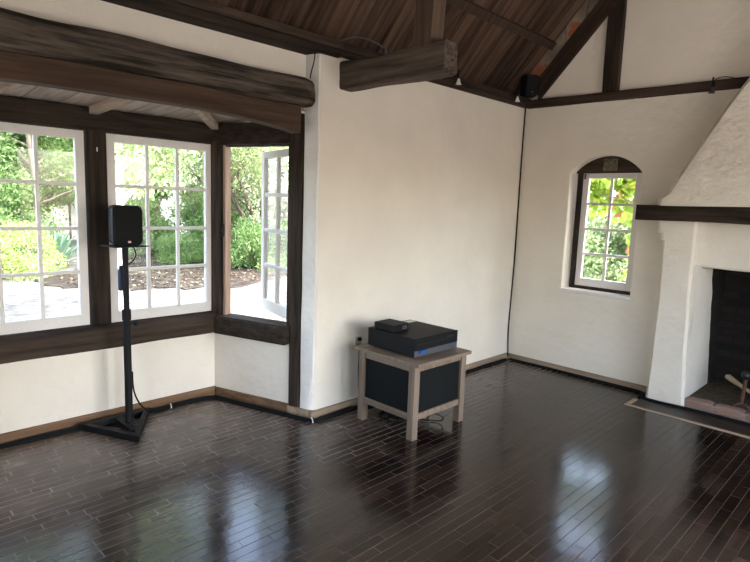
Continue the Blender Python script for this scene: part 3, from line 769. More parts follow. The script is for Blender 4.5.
# hood
rings = []
prof = [(1.655, 0.0), (1.70, 0.004), (1.725, 0.012), (1.735, 0.035)]
NZ = 40
for k in range(NZ+1):
    z = 1.66+(3.75-1.66)*k/NZ
    t = (z-1.70)/(2.62-1.70)
    lip = 0.0 if z > 1.735 else 0.028
    xl = 1.478+0.482*t-0.010*math.sin(math.pi*min(t, 1))-lip if t > 0 else 1.478-lip
    xl = min(xl, CX-0.25)
    yf = -0.30+0.10*max(t, 0)-lip*0.4; yf = min(yf, -0.08)
    ring = []
    for px, py in rrect(xl, 2*CX-xl, yf, 0.02, 0.035, 9):
        P = Vector((px*2.6, py*3+2, z*2.6)); 
        ring.append((px+noise.noise(P)*0.014, py+(noise.noise(P+Vector((4, 4, 7)))*0.016 if py < 0 else 0), z))
    rings.append(ring)
MB().loft(rings).build('hood', M['chimney'], fire, smooth=True)
o = rough_beam('x', 1.308, 2*CX-1.308, lambda t: rrect(-0.335, 0.0 if False else -0.0, 1.542, 1.664, 0.008, 5), 44, 0.006, 3, 3).build('mantel_beam', M['timber_x'], smooth=True)
tag(o, 'dark timber mantel beam across the white fireplace', 'mantel')
# border strip set in the floor around the hearth
mb = MB(); mb.box(1.425, 3.20, -0.492, -0.456, -0.002, 0.005); mb.box(1.425, 1.461, -0.456, -0.27, -0.002, 0.005)
struct(mb.build('trim_5', M['strip']))
MB().box(1.461, 3.17, -0.456, -0.155, -0.0025, 0.0022).build('floor_hearth', simple('dark_hearth_floor', (0.03, 0.022, 0.017), 0.4, bump=0.2, bscale=30, var=0.3))['kind'] = 'structure'
# andiron and a piece of wood
an = thing('andiron', 'dark iron andiron with a round ball finial on the hearth', 'andiron', (2.31, 0.0, 0.07))
b0 = Vector((2.170, -0.015, 0.068))
mb = MB(); mb.lathe((b0.x, b0.y, 0.345), [(0.006, -0.04), (0.018, -0.034), (0.032, -0.016), (0.036, 0.0), (0.031, 0.018), (0.017, 0.032), (0.004, 0.036)], 18); mb.build('finial', M['iron'], an, smooth=True)
mb = MB(); mb.tube(smooth_curve([(b0.x, b0.y, 0.31), (b0.x-0.004, b0.y, 0.20), (b0.x-0.006, b0.y-0.01, 0.11)]), 0.014, 10); mb.build('shaft', M['rust'], an, smooth=True)
for s in (-1, 1):
    mb = MB(); mb.tube(smooth_curve([(b0.x-0.006, b0.y-0.008, 0.115), (b0.x+s*0.035, b0.y-0.02, 0.10), (b0.x+s*0.055, b0.y-0.03, 0.073)]), 0.010, 8); mb.build('leg', M['rust'], an, smooth=True)
mb = MB(); mb.bar((b0.x, b0.y, 0.11), (b0.x, 0.42, 0.11), 0.02, 0.02); mb.bar((b0.x, 0.41, 0.062), (b0.x, 0.41, 0.11), 0.02, 0.02); mb.build('log_bar', M['iron'], an)
stick = rough_beam('x', 0, 0.34, lambda t: rrect(-0.022+0.008*t, 0.022-0.008*t, -0.02+0.006*t, 0.02-0.006*t, 0.01, 3), 12, 0.008, 6, 5).build('firewood', M['log_pale'], smooth=True)
stick.location = (1.99, 0.26, 0.235); stick.rotation_euler = (0, 0.16, -0.75)
tag(stick, 'pale split stick of firewood lying across the andiron', 'firewood')

# ------------------------------------------------------------------ speaker on its stand
SX, SY = -0.668, -3.750
st = thing('speaker_stand', 'black speaker stand with a triangular base in the bay', 'speaker stand', (SX, SY, 0))
tri = [Vector((-0.845, -4.02, 0)), Vector((-0.39, -3.80, 0)), Vector((-0.845, -3.53, 0))]
cen = sum(tri, Vector())/3
mb = MB()
ins = [cen+(p-cen)*0.72 for p in tri]
for k in range(3):
    a, b, c_, d_ = tri[k], tri[(k+1) % 3], ins[(k+1) % 3], ins[k]
    mb.prism([(q.x, q.y) for q in (a, b, c_, d_)], 0.006, 0.05)
mb.build('base_frame', M['black'], st, bevel=0.003)
mb = MB(); mb.prism([(SX-0.05, SY-0.05), (SX+0.05, SY-0.05), (SX+0.05, SY+0.05), (SX-0.05, SY+0.05)], 0.044, 0.052)
mb.bar((-0.80, SY-0.02, 0.03), (-0.52, SY-0.02, 0.03), 0.05, 0.03); mb.build('base_bar', M['black'], st, bevel=0.002)
for p in tri:
    q = cen+(p-cen)*0.86
    MB().cyl((q.x, q.y, 0), (q.x, q.y, 0.008), 0.014, 12).build('foot', M['cable'], st)
MB().cyl((SX, SY, 0.05), (SX, SY, 0.83), 0.0245, 24).build('lower_tube', M['black'], st, smooth=True)
MB().cyl((SX, SY, 0.80), (SX, SY, 1.262), 0.0195, 24).build('upper_tube', M['black'], st, smooth=True)
col_ = MB().cyl((SX, SY, 0.765), (SX, SY, 0.835), 0.029, 24).build('collar', M['black_plastic'], st, bevel=0.003, smooth=True)
mb = MB(); mb.cyl((SX+0.02, SY+0.01, 0.745), (SX+0.045, SY+0.035, 0.745), 0.006, 10); mb.cyl((SX+0.045, SY+0.035, 0.745), (SX+0.06, SY+0.05, 0.745), 0.017, 14)
mb.build('knob', M['black_plastic'], col_, smooth=True)
mb = MB(); FP = Matrix.Translation((SX, SY, 0)) @ Matrix.Rotation(0.20, 4, 'Z')
mb.fbox(FP, -0.10, 0.10, -0.115, 0.115, 1.258, 1.265); mb.build('top_plate', M['black'], st, bevel=0.002)
mb = MB(); mb.box(SX-0.045, SX-0.012, SY-0.034, SY-0.004, 0.96, 1.10); mb.box(SX-0.036, SX-0.016, SY-0.030, SY-0.008, 1.10, 1.13)
mb.build('power_adapter', M['navy'], st, bevel=0.004)
MB().tube(smooth_curve([(SX+0.01, SY+0.05, 1.262), (SX+0.022, SY+0.062, 1.20), (SX+0.02, SY+0.03, 1.15), (SX-0.02, SY-0.02, 1.12)]), 0.004, 8).build('lead', M['cable'], st, smooth=True)

sp = thing('speaker', 'small black loudspeaker on the triangular based stand', 'speaker', (SX, SY, 1.265))
R = Matrix.Translation((SX, SY+0.008, 1.265)) @ Matrix.Rotation(-0.16, 4, 'Z')
def rbox_loft(x0, x1, y0, y1, z0, z1, r, steps=5):
    """box with rounded vertical silhouette (rounded in the yz plane), lofted in x"""
    ring = []
    for (cy, cz, a0) in ((y1-r, z1-r, 0), (y0+r, z1-r, 90), (y0+r, z0+r, 180), (y1-r, z0+r, 270)):
        for k in range(steps+1):
            a = math.radians(a0+90*k/steps); ring.append((cy+r*math.cos(a), cz+r*math.sin(a)))
    cyc, czc = (y0+y1)/2, (z0+z1)/2
    rings = []
    for x, s in ((x0, 0.90), (x0+0.02, 1.0), (x1-0.015, 1.0), (x1-0.004, 0.985), (x1, 0.955)):
        rings.append([(x, cyc+(y-cyc)*s, czc+(z-czc)*s) for y, z in ring])
    return MB().loft(rings)
def placed(mb, F): m2 = MB(); m2.add([F @ Vector(v) for v in mb.v], mb.f); return m2
placed(rbox_loft(-0.075, 0.068, -0.093, 0.093, 0.003, 0.262, 0.034), R).build('cabinet', M['black_plastic'], sp, smooth=True)
gr = placed(rbox_loft(0.062, 0.080, -0.082, 0.082, 0.016, 0.250, 0.026), R).build('grille', M['grille'], sp, smooth=True)
mb = MB(); mb.fbox(R, 0.0795, 0.0815, -0.004, 0.014, 0.022, 0.032); lg = mb.build('badge', M['white_plastic'], gr)
mb = MB(); mb.fbox(R, 0.0795, 0.0816, -0.004, 0.014, 0.034, 0.038); mb.build('badge_strip', M['red'], gr)

def cable(name, pts, r, label, cat='cable', k=6, parent=None, mat='cable'):
    o = MB().tube(smooth_curve(pts, k), r, 8).build(name, M[mat], parent, smooth=True)
    if label: tag(o, label, cat)
    return o
cable('speaker_cable', [(SX+0.002, SY+0.028, 0.40), (SX-0.02, SY+0.045, 0.25), (-0.76, -3.62, 0.10), (-0.81, -3.50, 0.012), (-0.84, -3.36, 0.008), (-0.855, -3.2, 0.009)], 0.0055, 'black cable drooping from the speaker stand down to the floor')

# ------------------------------------------------------------------ cable bundles along the baseboards
def wig(pts, amp, seed, lift=0.0):
    out = []
    for i, p in enumerate(pts):
        out.append((p[0]+noise.noise(Vector((i*1.3, seed, 0)))*amp, p[1]+noise.noise(Vector((i*1.3, seed, 5)))*amp, p[2]+lift))
    return out
def dense(pts, step=0.16):
    out = []
    for a, b in zip(pts[:-1], pts[1:]):
        a, b = Vector(a), Vector(b); n = max(1, int((b-a).length/step))
        out += [tuple(a+(b-a)*i/n) for i in range(n)]
    return out+[tuple(pts[-1])]
q1 = A+u*0.86+n_in*0.055; q2 = A+u*0.25+n_in*0.075; q3 = A+u*(-0.02)+n_in*0.07
base = [(-0.865, -4.9, 0.012), (-0.865, -3.9, 0.012), (-0.862, -3.10, 0.012), (q1.x, q1.y-0.02, 0.012), (q2.x, q2.y, 0.012), (q3.x, q3.y, 0.012), (0.06, -2.60, 0.012), (0.052, -1.9, 0.012), (0.05, -0.9, 0.012), (0.05, -0.12, 0.012)]
bun = thing('cable_bundle', 'bundle of black cables lying along the baseboards from the bay round the white pier', 'cable')
for k, (dx, lift, r_) in enumerate(((0.0, -0.002, 0.009), (0.017, -0.004, 0.0075), (0.004, 0.010, 0.007))):
    pts = [(x+dx*(0.8 if x > -0.5 else 1), y-dx*(0.75 if -0.9 < x < 0.03 else 0), z) for x, y, z in base]
    pts = wig(dense(pts), 0.012, k*3.7, lift)
    MB().tube(smooth_curve(pts, 3), r_, 8).build('cable', M['cable'], bun, smooth=True)
for p in ((-0.868, -3.36), (q3.x+0.0, q3.y+0.003)):
    mb = MB(); mb.tube(smooth_curve([(p[0]-0.02, p[1], 0.010), (p[0], p[1]-0.0, 0.030), (p[0]+0.025, p[1]-0.008, 0.022), (p[0]+0.035, p[1]-0.012, 0.004)]), 0.004, 6); mb.build('cable_tie', M['white_plastic'], bun, smooth=True)
bk = [(0.06, -0.045, 0.011), (0.5, -0.04, 0.011), (1.0, -0.04, 0.011), (1.38, -0.05, 0.011), (1.445, -0.10, 0.011), (1.455, -0.17, 0.011), (1.50, -0.205, 0.011), (1.62, -0.212, 0.011), (1.80, -0.195, 0.011), (2.3, -0.185, 0.011), (3.1, -0.19, 0.011)]
b2 = thing('hearth_cable', 'black cables running along the back wall and round the foot of the fireplace', 'cable')
for k, (dy, lift, r_) in enumerate(((0.0, 0.0, 0.010), (-0.018, -0.002, 0.008))):
    pts = wig(dense([(x-(0.018 if k else 0)*(1 if 1.4 < x < 1.5 else 0), y+dy, z) for x, y, z in bk]), 0.007, 20+k*5, lift)
    MB().tube(smooth_curve(pts, 3), r_, 8).build('cable', M['cable'], b2, smooth=True)
cable('corner_cable', [(0.022, -0.025, 2.60), (0.014, -0.018, 2.2), (0.012, -0.016, 1.6), (0.012, -0.018, 1.0), (0.010, -0.030, 0.6), (0.012, -0.04, 0.3), (0.03, -0.045, 0.03)], 0.0065, 'thin black cord running straight down the corner of the room', 'cord', 8)
q = A+n_in*0.012+u*0.06
cable('pier_cable', [(0.016, -2.735, 2.585), (0.014, -2.742, 2.52), (0.016, -2.765, 2.45), (0.030, -2.785, 2.405)], 0.004, 'short thin cord hanging below the cornice beside the white pier', 'cord')

# ------------------------------------------------------------------ side table with black panels
TX0, TX1, TY0, TY1, TZ = 0.165, 0.800, -2.445, -1.845, 0.553
tb = thing('side_table', 'small greige side table with black panelled sides by the long wall', 'table', ((TX0+TX1)/2, (TY0+TY1)/2, 0))
MB().box(TX0, TX1, TY0, TY1, TZ-0.024, TZ).build('table_top', M['table_top'], tb, bevel=0.003)
lx0, lx1, ly0, ly1, lw = 0.208, 0.752, -2.420, -1.838, 0.055
for xa, ya in ((lx0, ly0), (lx1-lw, ly0), (lx0, ly1-lw), (lx1-lw, ly1-lw)):
    MB().box(xa, xa+lw, ya, ya+lw, 0, TZ-0.024).build('leg', M['table'], tb, bevel=0.003)
def side_rail(name, z0, z1, t, mat, inset):
    for (a, b, c_, d_) in ((lx0+lw, lx1-lw, ly0+inset, ly0+inset+t), (lx0+lw, lx1-lw, ly1-inset-t, ly1-inset), (lx0+inset, lx0+inset+t, ly0+lw, ly1-lw), (lx1-inset-t, lx1-inset, ly0+lw, ly1-lw)):
        MB().box(a, b, c_, d_, z0, z1).build(name, mat, tb, bevel=0.002)
TR = wood_mat('greige_table_rail', (0.155, 0.114, 0.083), (0.28, 0.212, 0.158), 'x', bump=0.15, rough=0.5)
side_rail('apron', TZ-0.075, TZ-0.024, 0.022, TR, 0.010)
side_rail('lower_rail', 0.135, 0.180, 0.022, TR, 0.010)
side_rail('side_panel', 0.180, TZ-0.075, 0.012, M['panel'], 0.020)

# equipment on the table
rc = thing('media_recorder', 'wide black media unit lying flat on the side table', 'media unit', (0.47, -2.12, TZ))
z0 = TZ+0.012; z1 = TZ+0.142
x0, x1, y0, y1 = 0.235, 0.688, -2.362, -1.895
MB().box(x0, x1, y0, y1, z0, z1).build('case', M['black_plastic'], rc, bevel=0.004)
MB().box(x1-0.002, x1+0.012, y0-0.003, y1+0.003, z0+0.045, z1+0.001).build('front_panel', M['black'], rc, bevel=0.003)
MB().box(x1-0.002, x1+0.010, y0-0.002, y1+0.002, z0, z0+0.044).build('silver_strip', M['silver'], rc, bevel=0.002)
strip_ = bpy.data.objects['silver_strip']
mb = MB(); mb.box(x1+0.011, x1+0.013, y0+0.02, y1-0.05, z0+0.085, z0+0.088); mb.box(x1+0.010, x1+0.014, y1-0.13, y1-0.05, z0+0.096, z0+0.104); mb.build('front_trim', M['iron'], rc)
mb = MB(); mb.box(x1+0.008, x1+0.026, y0+0.035, y0+0.105, z0+0.026, z0+0.046)
mb.build('blue_plug', M['blue'], strip_, bevel=0.005)
MB().cyl((x1+0.008, y1-0.055, z0+0.024), (x1+0.013, y1-0.055, z0+0.024), 0.008, 14).build('power_button', M['blue'], strip_)
for xa in (x0+0.05, x1-0.05):
    for ya in (y0+0.04, y1-0.04): MB().cyl((xa, ya, TZ), (xa, ya, z0+0.002), 0.015, 12).build('foot', M['cable'], rc)
MB().box(x0+0.012, x0+0.10, y0+0.045, y0+0.13, z1, z1+0.0015).build('paper_label', M['white_plastic'], rc)
MB().box(x0+0.02, x0+0.075, y1-0.13, y1-0.02, z1, z1+0.0015).build('rear_label', M['white_plastic'], rc)
sb = thing('signal_box', 'little black box lying on top of the wide black media unit', 'box', (0.38, -2.26, z1))
FB = Matrix.Translation((0.385, -2.265, z1)) @ Matrix.Rotation(0.05, 4, 'Z')
mb = MB(); mb.fbox(FB, -0.10, 0.085, -0.085, 0.085, 0.003, 0.052); mb.build('case', M['black_plastic'], sb, bevel=0.004)
mb = MB(); mb.fbox(FB, 0.0845, 0.088, 0.01, 0.06, 0.012, 0.022); mb.fbox(FB, 0.0845, 0.088, 0.01, 0.06, 0.026, 0.036); mb.build('silver_port', M['silver'], sb)
MB().fbox(FB, 0.0845, 0.088, -0.06, -0.03, 0.010, 0.032).build('dark_port', M['grille'], sb)
for xa in (-0.08, 0.065):
    for ya in (-0.065, 0.065):
        mb = MB(); mb.fbox(FB, xa-0.008, xa+0.008, ya-0.008, ya+0.008, 0.0, 0.004); mb.build('foot', M['cable'], sb)
# wall socket with plugs, and cords behind the table
so = thing('wall_socket', 'small beige wall socket with plugs just behind the corner of the side table', 'socket', (0, -2.235, 0.52))
MB().box(0.0, 0.007, -2.265, -2.205, 0.475, 0.560).build('plate', simple('beige_plastic', (0.42, 0.33, 0.27), 0.5), so, bevel=0.002)
for zp in (0.53, 0.48): MB().box(0.006, 0.03, -2.249, -2.221, zp, zp+0.024).build('plug', M['cable'], so, bevel=0.003)
cable('power_cord', [(0.03, -2.262, 0.492), (0.05, -2.262, 0.45), (0.05, -2.262, 0.30), (0.052, -2.25, 0.10), (0.085, -2.23, 0.02), (0.12, -2.15, 0.012)], 0.010, 'thick black cord dropping from the wall socket behind the table', 'cord')
cl = thing('cable_coil', 'loose coil of black cable on the floor under the side table', 'cable', (0.42, -2.15, 0))
for k, (cx, cy, rr_, zz_) in enumerate(((0.36, -2.2, 0.11, 0.010), (0.40, -2.16, 0.10, 0.024), (0.38, -2.14, 0.12, 0.036), (0.44, -2.12, 0.09, 0.012))):
    pts = [(cx+rr_*math.cos(a)*(1+0.1*math.sin(3*a+k)), cy+rr_*0.8*math.sin(a), zz_+0.004*math.sin(2*a+k)) for a in [i*2*math.pi/20 for i in range(21)]]
    MB().tube(pts, 0.008, 8).build('loop', M['cable'], cl, smooth=True)
pts = [(0.55, -2.08, 0.01), (0.66, -2.0, 0.012), (0.71, -2.03, 0.06), (0.68, -2.10, 0.10), (0.62, -2.10, 0.05), (0.60, -2.06, 0.012), (0.5, -2.1, 0.01)]
MB().tube(smooth_curve(pts), 0.004, 8).build('loose_end', M['cable'], cl, smooth=True)

# ------------------------------------------------------------------ little spotlights, wires and a black speaker on the cornices
def spot(loc, d, label, white=True):
    x, y, z = loc
    t = thing('clip_spotlight', label, 'light', loc, 'clip spotlights on the cornice')
    dx, dy = d
    mb = MB(); mb.bar((x, y, z+0.01), (x+dx*0.05, y+dy*0.05, z+0.01), 0.016, 0.012); mb.bar((x+dx*0.05, y+dy*0.05, z+0.06), (x+dx*0.05, y+dy*0.05, z-0.02), 0.010, 0.010); mb.build('bracket', M['black_plastic'], t)
    mb = MB(); mb.lathe((x+dx*0.055, y+dy*0.055, z-0.062), [(0.026, 0.0), (0.023, 0.004), (0.013, 0.028), (0.009, 0.045), (0.003, 0.050)], 18); mb.build('lamp_cup', M['white_plastic'] if white else M['silver'], t, smooth=True)
    return t
spot((0.055, -1.27, 2.672), (1, 0), 'white clip spotlight on the cornice just right of the sawn-off beam')
spot((0.055, -0.33, 2.672), (1, 0), 'white clip spotlight on the cornice beside the room corner')
spot((1.712, -0.05, 2.615), (0, -1), 'dark clip spotlight on the cornice near the fireplace hood', False)
cable('spotlight_wire', [(1.712, -0.09, 2.60), (1.712, -0.06, 2.645), (1.735, -0.05, 2.675), (1.79, -0.05, 2.678), (1.86, -0.055, 2.655), (1.92, -0.06, 2.64)], 0.003, 'thin wire arching from the spotlight towards the fireplace hood', 'wire')
cable('corner_wire', [(0.065, -0.75, 2.70), (0.065, -0.62, 2.715), (0.065, -0.45, 2.715), (0.09, -0.34, 2.69)], 0.003, 'thin wire leading along the cornice to the corner spotlight', 'wire')
cable('cornice_wire', [(0.03, -2.53, 2.695), (0.05, -2.45, 2.735), (0.05, -2.34, 2.757), (0.05, -2.24, 2.757), (0.05, -2.15, 2.742), (0.062, -2.132, 2.69)], 0.0055, 'pale grey wire looping over the cornice behind the sawn-off beam', 'wire', mat='silver')
MB_ = MB().box(0.06, 0.085, -2.145, -2.118, 2.66, 2.725); tag(MB_.build('wire_clip', M['silver'], bevel=0.003), 'small grey clip holding the looped wire on the cornice', 'clip')
cs = thing('corner_speaker', 'small black speaker tucked above the cornice in the room corner', 'speaker', (0.11, -0.10, 2.69))
FC = Matrix.Translation((0.10, -0.11, 2.69)) @ Matrix.Rotation(-0.6, 4, 'Z')
placed(rbox_loft(-0.07, 0.06, -0.07, 0.07, 0.0, 0.20, 0.022), FC).build('cabinet', M['black_plastic'], cs, smooth=True)
cg = placed(rbox_loft(0.055, 0.068, -0.06, 0.06, 0.012, 0.188, 0.02), FC).build('grille', M['grille'], cs, smooth=True)
mb = MB(); mb.fbox(FC, 0.067, 0.0695, -0.012, 0.012, 0.03, 0.04); mb.build('badge', M['silver'], cg)
mb = MB(); mb.box(0.0, 0.10, -0.14, -0.08, 2.684, 2.692); mb.build('mount', M['black'], cs)

# ------------------------------------------------------------------ outside
o = MB().box(-45, 40, -45, 45, GZ-0.3, GZ-0.001).build('ground', M['ground']); o['kind'] = 'structure'
o = MB().prism([(XW+0.25, 4), (XW+0.25, YF-0.3), (0.0, YF-0.3), (0.0, -19), (15, -19), (15, 4)], GZ, GZ+0.05).build('ground_bounce_slab', simple('pale_bounce_slab', (0.46, 0.42, 0.36), 0.9, bump=0.2, var=0.06)); o['kind'] = 'structure'  # added pale slab out of view, bounces sunlight into the room
def blob_poly(c, a, b, n=28, seed=0, rot=0):
    out = []
    for i in range(n):
        t = 2*math.pi*i/n; k = 1+0.25*noise.noise(Vector((math.cos(t)*1.5, math.sin(t)*1.5, seed)))+0.10*noise.noise(Vector((math.cos(t)*9, math.sin(t)*9, seed)))
        x, y = a*k*math.cos(t), b*k*math.sin(t)
        out.append((c[0]+x*math.cos(rot)-y*math.sin(rot), c[1]+x*math.sin(rot)+y*math.cos(rot)))
    return out
o = MB().prism(blob_poly((-11.2, 3.6), 3.0, 6.0, n=90, seed=2, rot=0.55), GZ, GZ+0.02).build('mulch_bed', M['mulch']); o['kind'] = 'structure'

class LV:
    """a cloud of small folded leaves, all in one mesh"""
    def __init__(s): s.c = []; s.sz = []; s.hang = []
    def cluster(s, c, rad, n, size, flat=1.0):
        p = rng.normal(size=(n, 3)); p /= np.linalg.norm(p, axis=1)[:, None]
        p *= (rng.random(n)**0.45)[:, None]
        s.c.append(np.array(c)+p*np.array(rad)); s.sz.append(size*rng.uniform(0.6, 1.35, n)); s.hang.append(np.zeros(n))
    def strand(s, top, length, n, size, spread=0.05, drift=(0, 0)):
        t = rng.random(n); c = np.stack([top[0]+drift[0]*t+rng.normal(0, spread, n), top[1]+drift[1]*t+rng.normal(0, spread, n), top[2]-length*t], 1)
        s.c.append(c); s.sz.append(size*rng.uniform(0.6, 1.3, n)); s.hang.append(np.ones(n))
    def build(s, name, mat, parent, asp=0.5, zmin=None):
        c = np.concatenate(s.c); sz = np.concatenate(s.sz); hg = np.concatenate(s.hang)
        if zmin is not None:
            k = c[:, 2] > zmin; c, sz, hg = c[k], sz[k], hg[k]
        n = len(c)
        d = rng.normal(size=(n, 3)); d[:, 2] -= hg*3.2+0.35
        d /= np.linalg.norm(d, axis=1)[:, None]
        r = rng.normal(size=(n, 3)); w = np.cross(d, r); w /= np.linalg.norm(w, axis=1)[:, None]
        nn = np.cross(d, w)
        a = c; b = c+d*sz[:, None]; m = c+d*(sz*0.45)[:, None]
        l = m+w*(sz*asp*0.5)[:, None]+nn*(sz*0.10)[:, None]; rr = m-w*(sz*asp*0.5)[:, None]+nn*(sz*0.10)[:, None]
        V = np.stack([a, l, b, rr], 1).reshape(-1, 3).astype(np.float32)
        me = bpy.data.meshes.new(name); me.vertices.add(4*n); me.vertices.foreach_set('co', V.ravel())
        i = np.arange(n)*4; loops = np.stack([i, i+1, i+2, i, i+2, i+3], 1).astype(np.int32).ravel()
        me.loops.add(6*n); me.loops.foreach_set('vertex_index', loops)
        me.polygons.add(2*n); me.polygons.foreach_set('loop_start', np.arange(0, 6*n, 3, dtype=np.int32))
        try: me.polygons.foreach_set('loop_total', np.full(2*n, 3, dtype=np.int32))
        except Exception: pass
        me.update(calc_edges=True); me.materials.append(mat)
        o = bpy.data.objects.new(name, me); COL.objects.link(o); o.parent = parent
        o.matrix_parent_inverse = Matrix.Translation(parent.location).inverted()
        return o

def limb(p, d, L, r0, r1, bend=0.25, n=7):
    p = Vector(p); d = Vector(d).normalized(); pts = [p]; rad = [r0]
    for i in range(n):
        d = (d+Vector((random.uniform(-bend, bend), random.uniform(-bend, bend), random.uniform(-bend*0.3, bend*0.5)))*0.5).normalized()
        p = p+d*(L/n); pts.append(p); rad.append(r0+(r1-r0)*(i+1)/n)
    return pts, rad

def tree(name, label, loc, height, crown, n, size, mat, bend=0.22, stems=1, bark='bark', tr=0.14, asp=0.5, cat='tree', lean=0.3, weep=0, clear=0.3, lower=0.0):
    x, y = loc; root = thing(name, label, cat, (x, y, GZ))
    tips = []
    tk = MB(); bmk = MB()
    for s in range(stems):
        a = 2*math.pi*s/max(1, stems)+random.uniform(-0.4, 0.4)
        d = (math.cos(a)*lean, math.sin(a)*lean, 1)
        pts, rad = limb((x+0.1*math.cos(a)*(stems > 1), y+0.1*math.sin(a)*(stems > 1), GZ-0.05), d, height*0.72, tr, tr*0.35, bend, 9)
        tk.tube(pts, rad, 10); tips.append(pts[-1])
        for k in range(3, 10):
            for _ in range(2):
                a2 = random.uniform(0, 2*math.pi)
                q, rq = limb(pts[k], (math.cos(a2), math.sin(a2), random.uniform(0.2, 0.9)), crown*random.uniform(0.6, 1.0), rad[k]*0.5, 0.012, 0.35, 6)
                bmk.tube(q, rq, 6); tips += [q[-1], q[-3]]
    tk.build('trunk', M[bark], root, smooth=True)
    bmk.build('branch', M[bark], root, smooth=True)
    lv = LV(); m = len(tips)
    for t in tips:
        rr_ = crown*random.uniform(0.22, 0.42)
        lv.cluster(t, (rr_, rr_, rr_*0.8), n//(m+1), size)
    if lower:
        for _ in range(14):
            a = random.uniform(0, 6.28); rr_ = crown*random.uniform(0.2, 0.9)
            lv.cluster((x+rr_*math.cos(a), y+rr_*math.sin(a), GZ+random.uniform(lower, height*0.7)), (0.5, 0.5, 0.45), n//30, size)
    for k in range(weep):
        a = random.uniform(0, 6.28); rr_ = crown*math.sqrt(random.uniform(0.05, 1.0))
        zt = GZ+height*random.uniform(0.5, 0.9); L = min(random.uniform(0.8, 2.8), zt-GZ-clear-random.uniform(0, 1.2))
        if L > 0.4: lv.strand((x+rr_*math.cos(a), y+rr_*math.sin(a), zt), L, int(42*L), size*1.1, 0.05, (random.uniform(-.15, .15), random.uniform(-.15, .15)))
    lv.build('foliage', mat, root, asp, GZ+0.1)
    return root

def bush(name, label, loc, rad, n, size, mat, cat='bush', asp=0.5):
    x, y = loc; root = thing(name, label, cat, (x, y, GZ))
    mb = MB()
    for k in range(9):
        a = 2*math.pi*k/9+random.uniform(-.3, .3)
        pts, rr_ = limb((x+0.06*math.cos(a), y+0.06*math.sin(a), GZ-0.02), (math.cos(a)*0.7*rad[0], math.sin(a)*0.7*rad[1], rad[2]), rad[2]*1.3, 0.03, 0.008, 0.3, 6); mb.tube(pts, rr_, 6)
    mb.build('stem', M['bark'], root, smooth=True)
    lv = LV()
    k = 26
    for i in range(k):
        a = random.uniform(0, 6.28); r_ = math.sqrt(random.random())*0.8; zf = random.uniform(0.15, 1.5)
        s = math.sqrt(max(0.15, 1-(zf/1.75)**2))
        cr = random.uniform(0.28, 0.46)
        lv.cluster((x+rad[0]*r_*s*math.cos(a), y+rad[1]*r_*s*math.sin(a), GZ+rad[2]*zf*0.62), (rad[0]*cr, rad[1]*cr, rad[2]*cr*0.8), n//k, size)
    lv.build('foliage', mat, root, asp, GZ+0.02)
    return root

fl = bpy.data.objects.new('litter_base', None)
n = 14000
cx = rng.uniform(-14.6, -7.4, n); cy = rng.uniform(-3.0, 9.0, n)
m_leaf = leaf_mat('dry_leaves', [(0, (0.05, 0.035, 0.025)), (0.6, (0.11, 0.082, 0.06)), (1, (0.34, 0.28, 0.21))], 0.1)
L_ = LV(); ca, sa = math.cos(0.55), math.sin(0.55)
for x, y in zip(cx, cy):
    lx = (x+11.2)*ca+(y-3.6)*sa; ly = -(x+11.2)*sa+(y-3.6)*ca
    if (lx/2.9)**2+(ly/5.8)**2 < 1.05:
        L_.c.append(np.array([[x, y, GZ+0.03]])); L_.sz.append(np.array([random.uniform(0.04, 0.10)])); L_.hang.append(np.zeros(1))
fl.location = (0, 0, 0)
lt = L_.build('fallen_leaves', m_leaf, fl, 0.6); lt.parent = None
bpy.data.objects.remove(fl)
for i, v_ in enumerate(lt.data.vertices): v_.co.z = GZ+0.022+abs(v_.co.z-GZ-0.03)*0.35
lt['kind'] = 'stuff'; tag(lt, 'dry fallen leaves added over the mulch to give it a dappled look', 'leaves')  # leaf litter added where the mulch lacked dappled shade

# view through the left window: bright shrub, trees, agave and a white boundary wall
bush('shrub', 'bright yellow-green shrub in the sun outside the left bay window', (-11.4, -2.15), (1.9, 1.3, 0.95), 16000, 0.075, M['leaf_lime'])
bush('shrub', 'green shrub behind the yellow-green one outside the left window', (-14.6, -2.0), (1.8, 2.0, 2.2), 20000, 0.10, M['leaf'])
tree('garden_tree', 'leafy tree rising behind the shrubs outside the left window', (-15.0, -0.9), 6.5, 2.4, 42000, 0.10, M['leaf'], stems=2, tr=0.12)
tree('garden_tree', 'tall leafy tree with drooping foliage at the upper left window panes', (-18.0, -2.4), 8.5, 3.4, 42000, 0.14, M['leaf_dark'], stems=2, tr=0.15, lower=1.0, weep=160, clear=2.0)
ag = thing('agave', 'spiky blue-green agave beside the sunny path', 'plant', (-12.2, -0.95, GZ))
mb = MB()
for k in range(46):
    a = k*2.399; e = 0.25+1.15*(k/46); L = random.uniform(0.75, 1.0)
    d = Vector((math.cos(a)*math.cos(e), math.sin(a)*math.cos(e), math.sin(e))); s = d.cross(Vector((0, 0, 1))).normalized()
    b0 = Vector((-12.2, -0.95, GZ+0.02)); pts = [b0, b0+d*L*0.4, b0+d*L*0.8+Vector((0, 0, 0.02)), b0+d*L+Vector((0, 0, -0.02))]
    vs = []
    nrm = s.cross(d)
    for p_, w_ in zip(pts, (0.04, 0.065, 0.04, 0.004)): vs += [p_-s*w_+nrm*0.012, p_-nrm*0.008, p_+s*w_+nrm*0.012]
    mb.add(vs, [(i*3+j, i*3+j+1, i*3+j+4, i*3+j+3) for i in range(3) for j in range(2)])
mb.build('leaves', M['agave'], ag)
mb = MB().box(-20.6, -20.3, -0.2, 3.2, GZ, 2.3)
tag(mb.build('boundary_wall', M['stucco'], bevel=0.03), 'white garden wall glimpsed beyond the agave', 'wall')
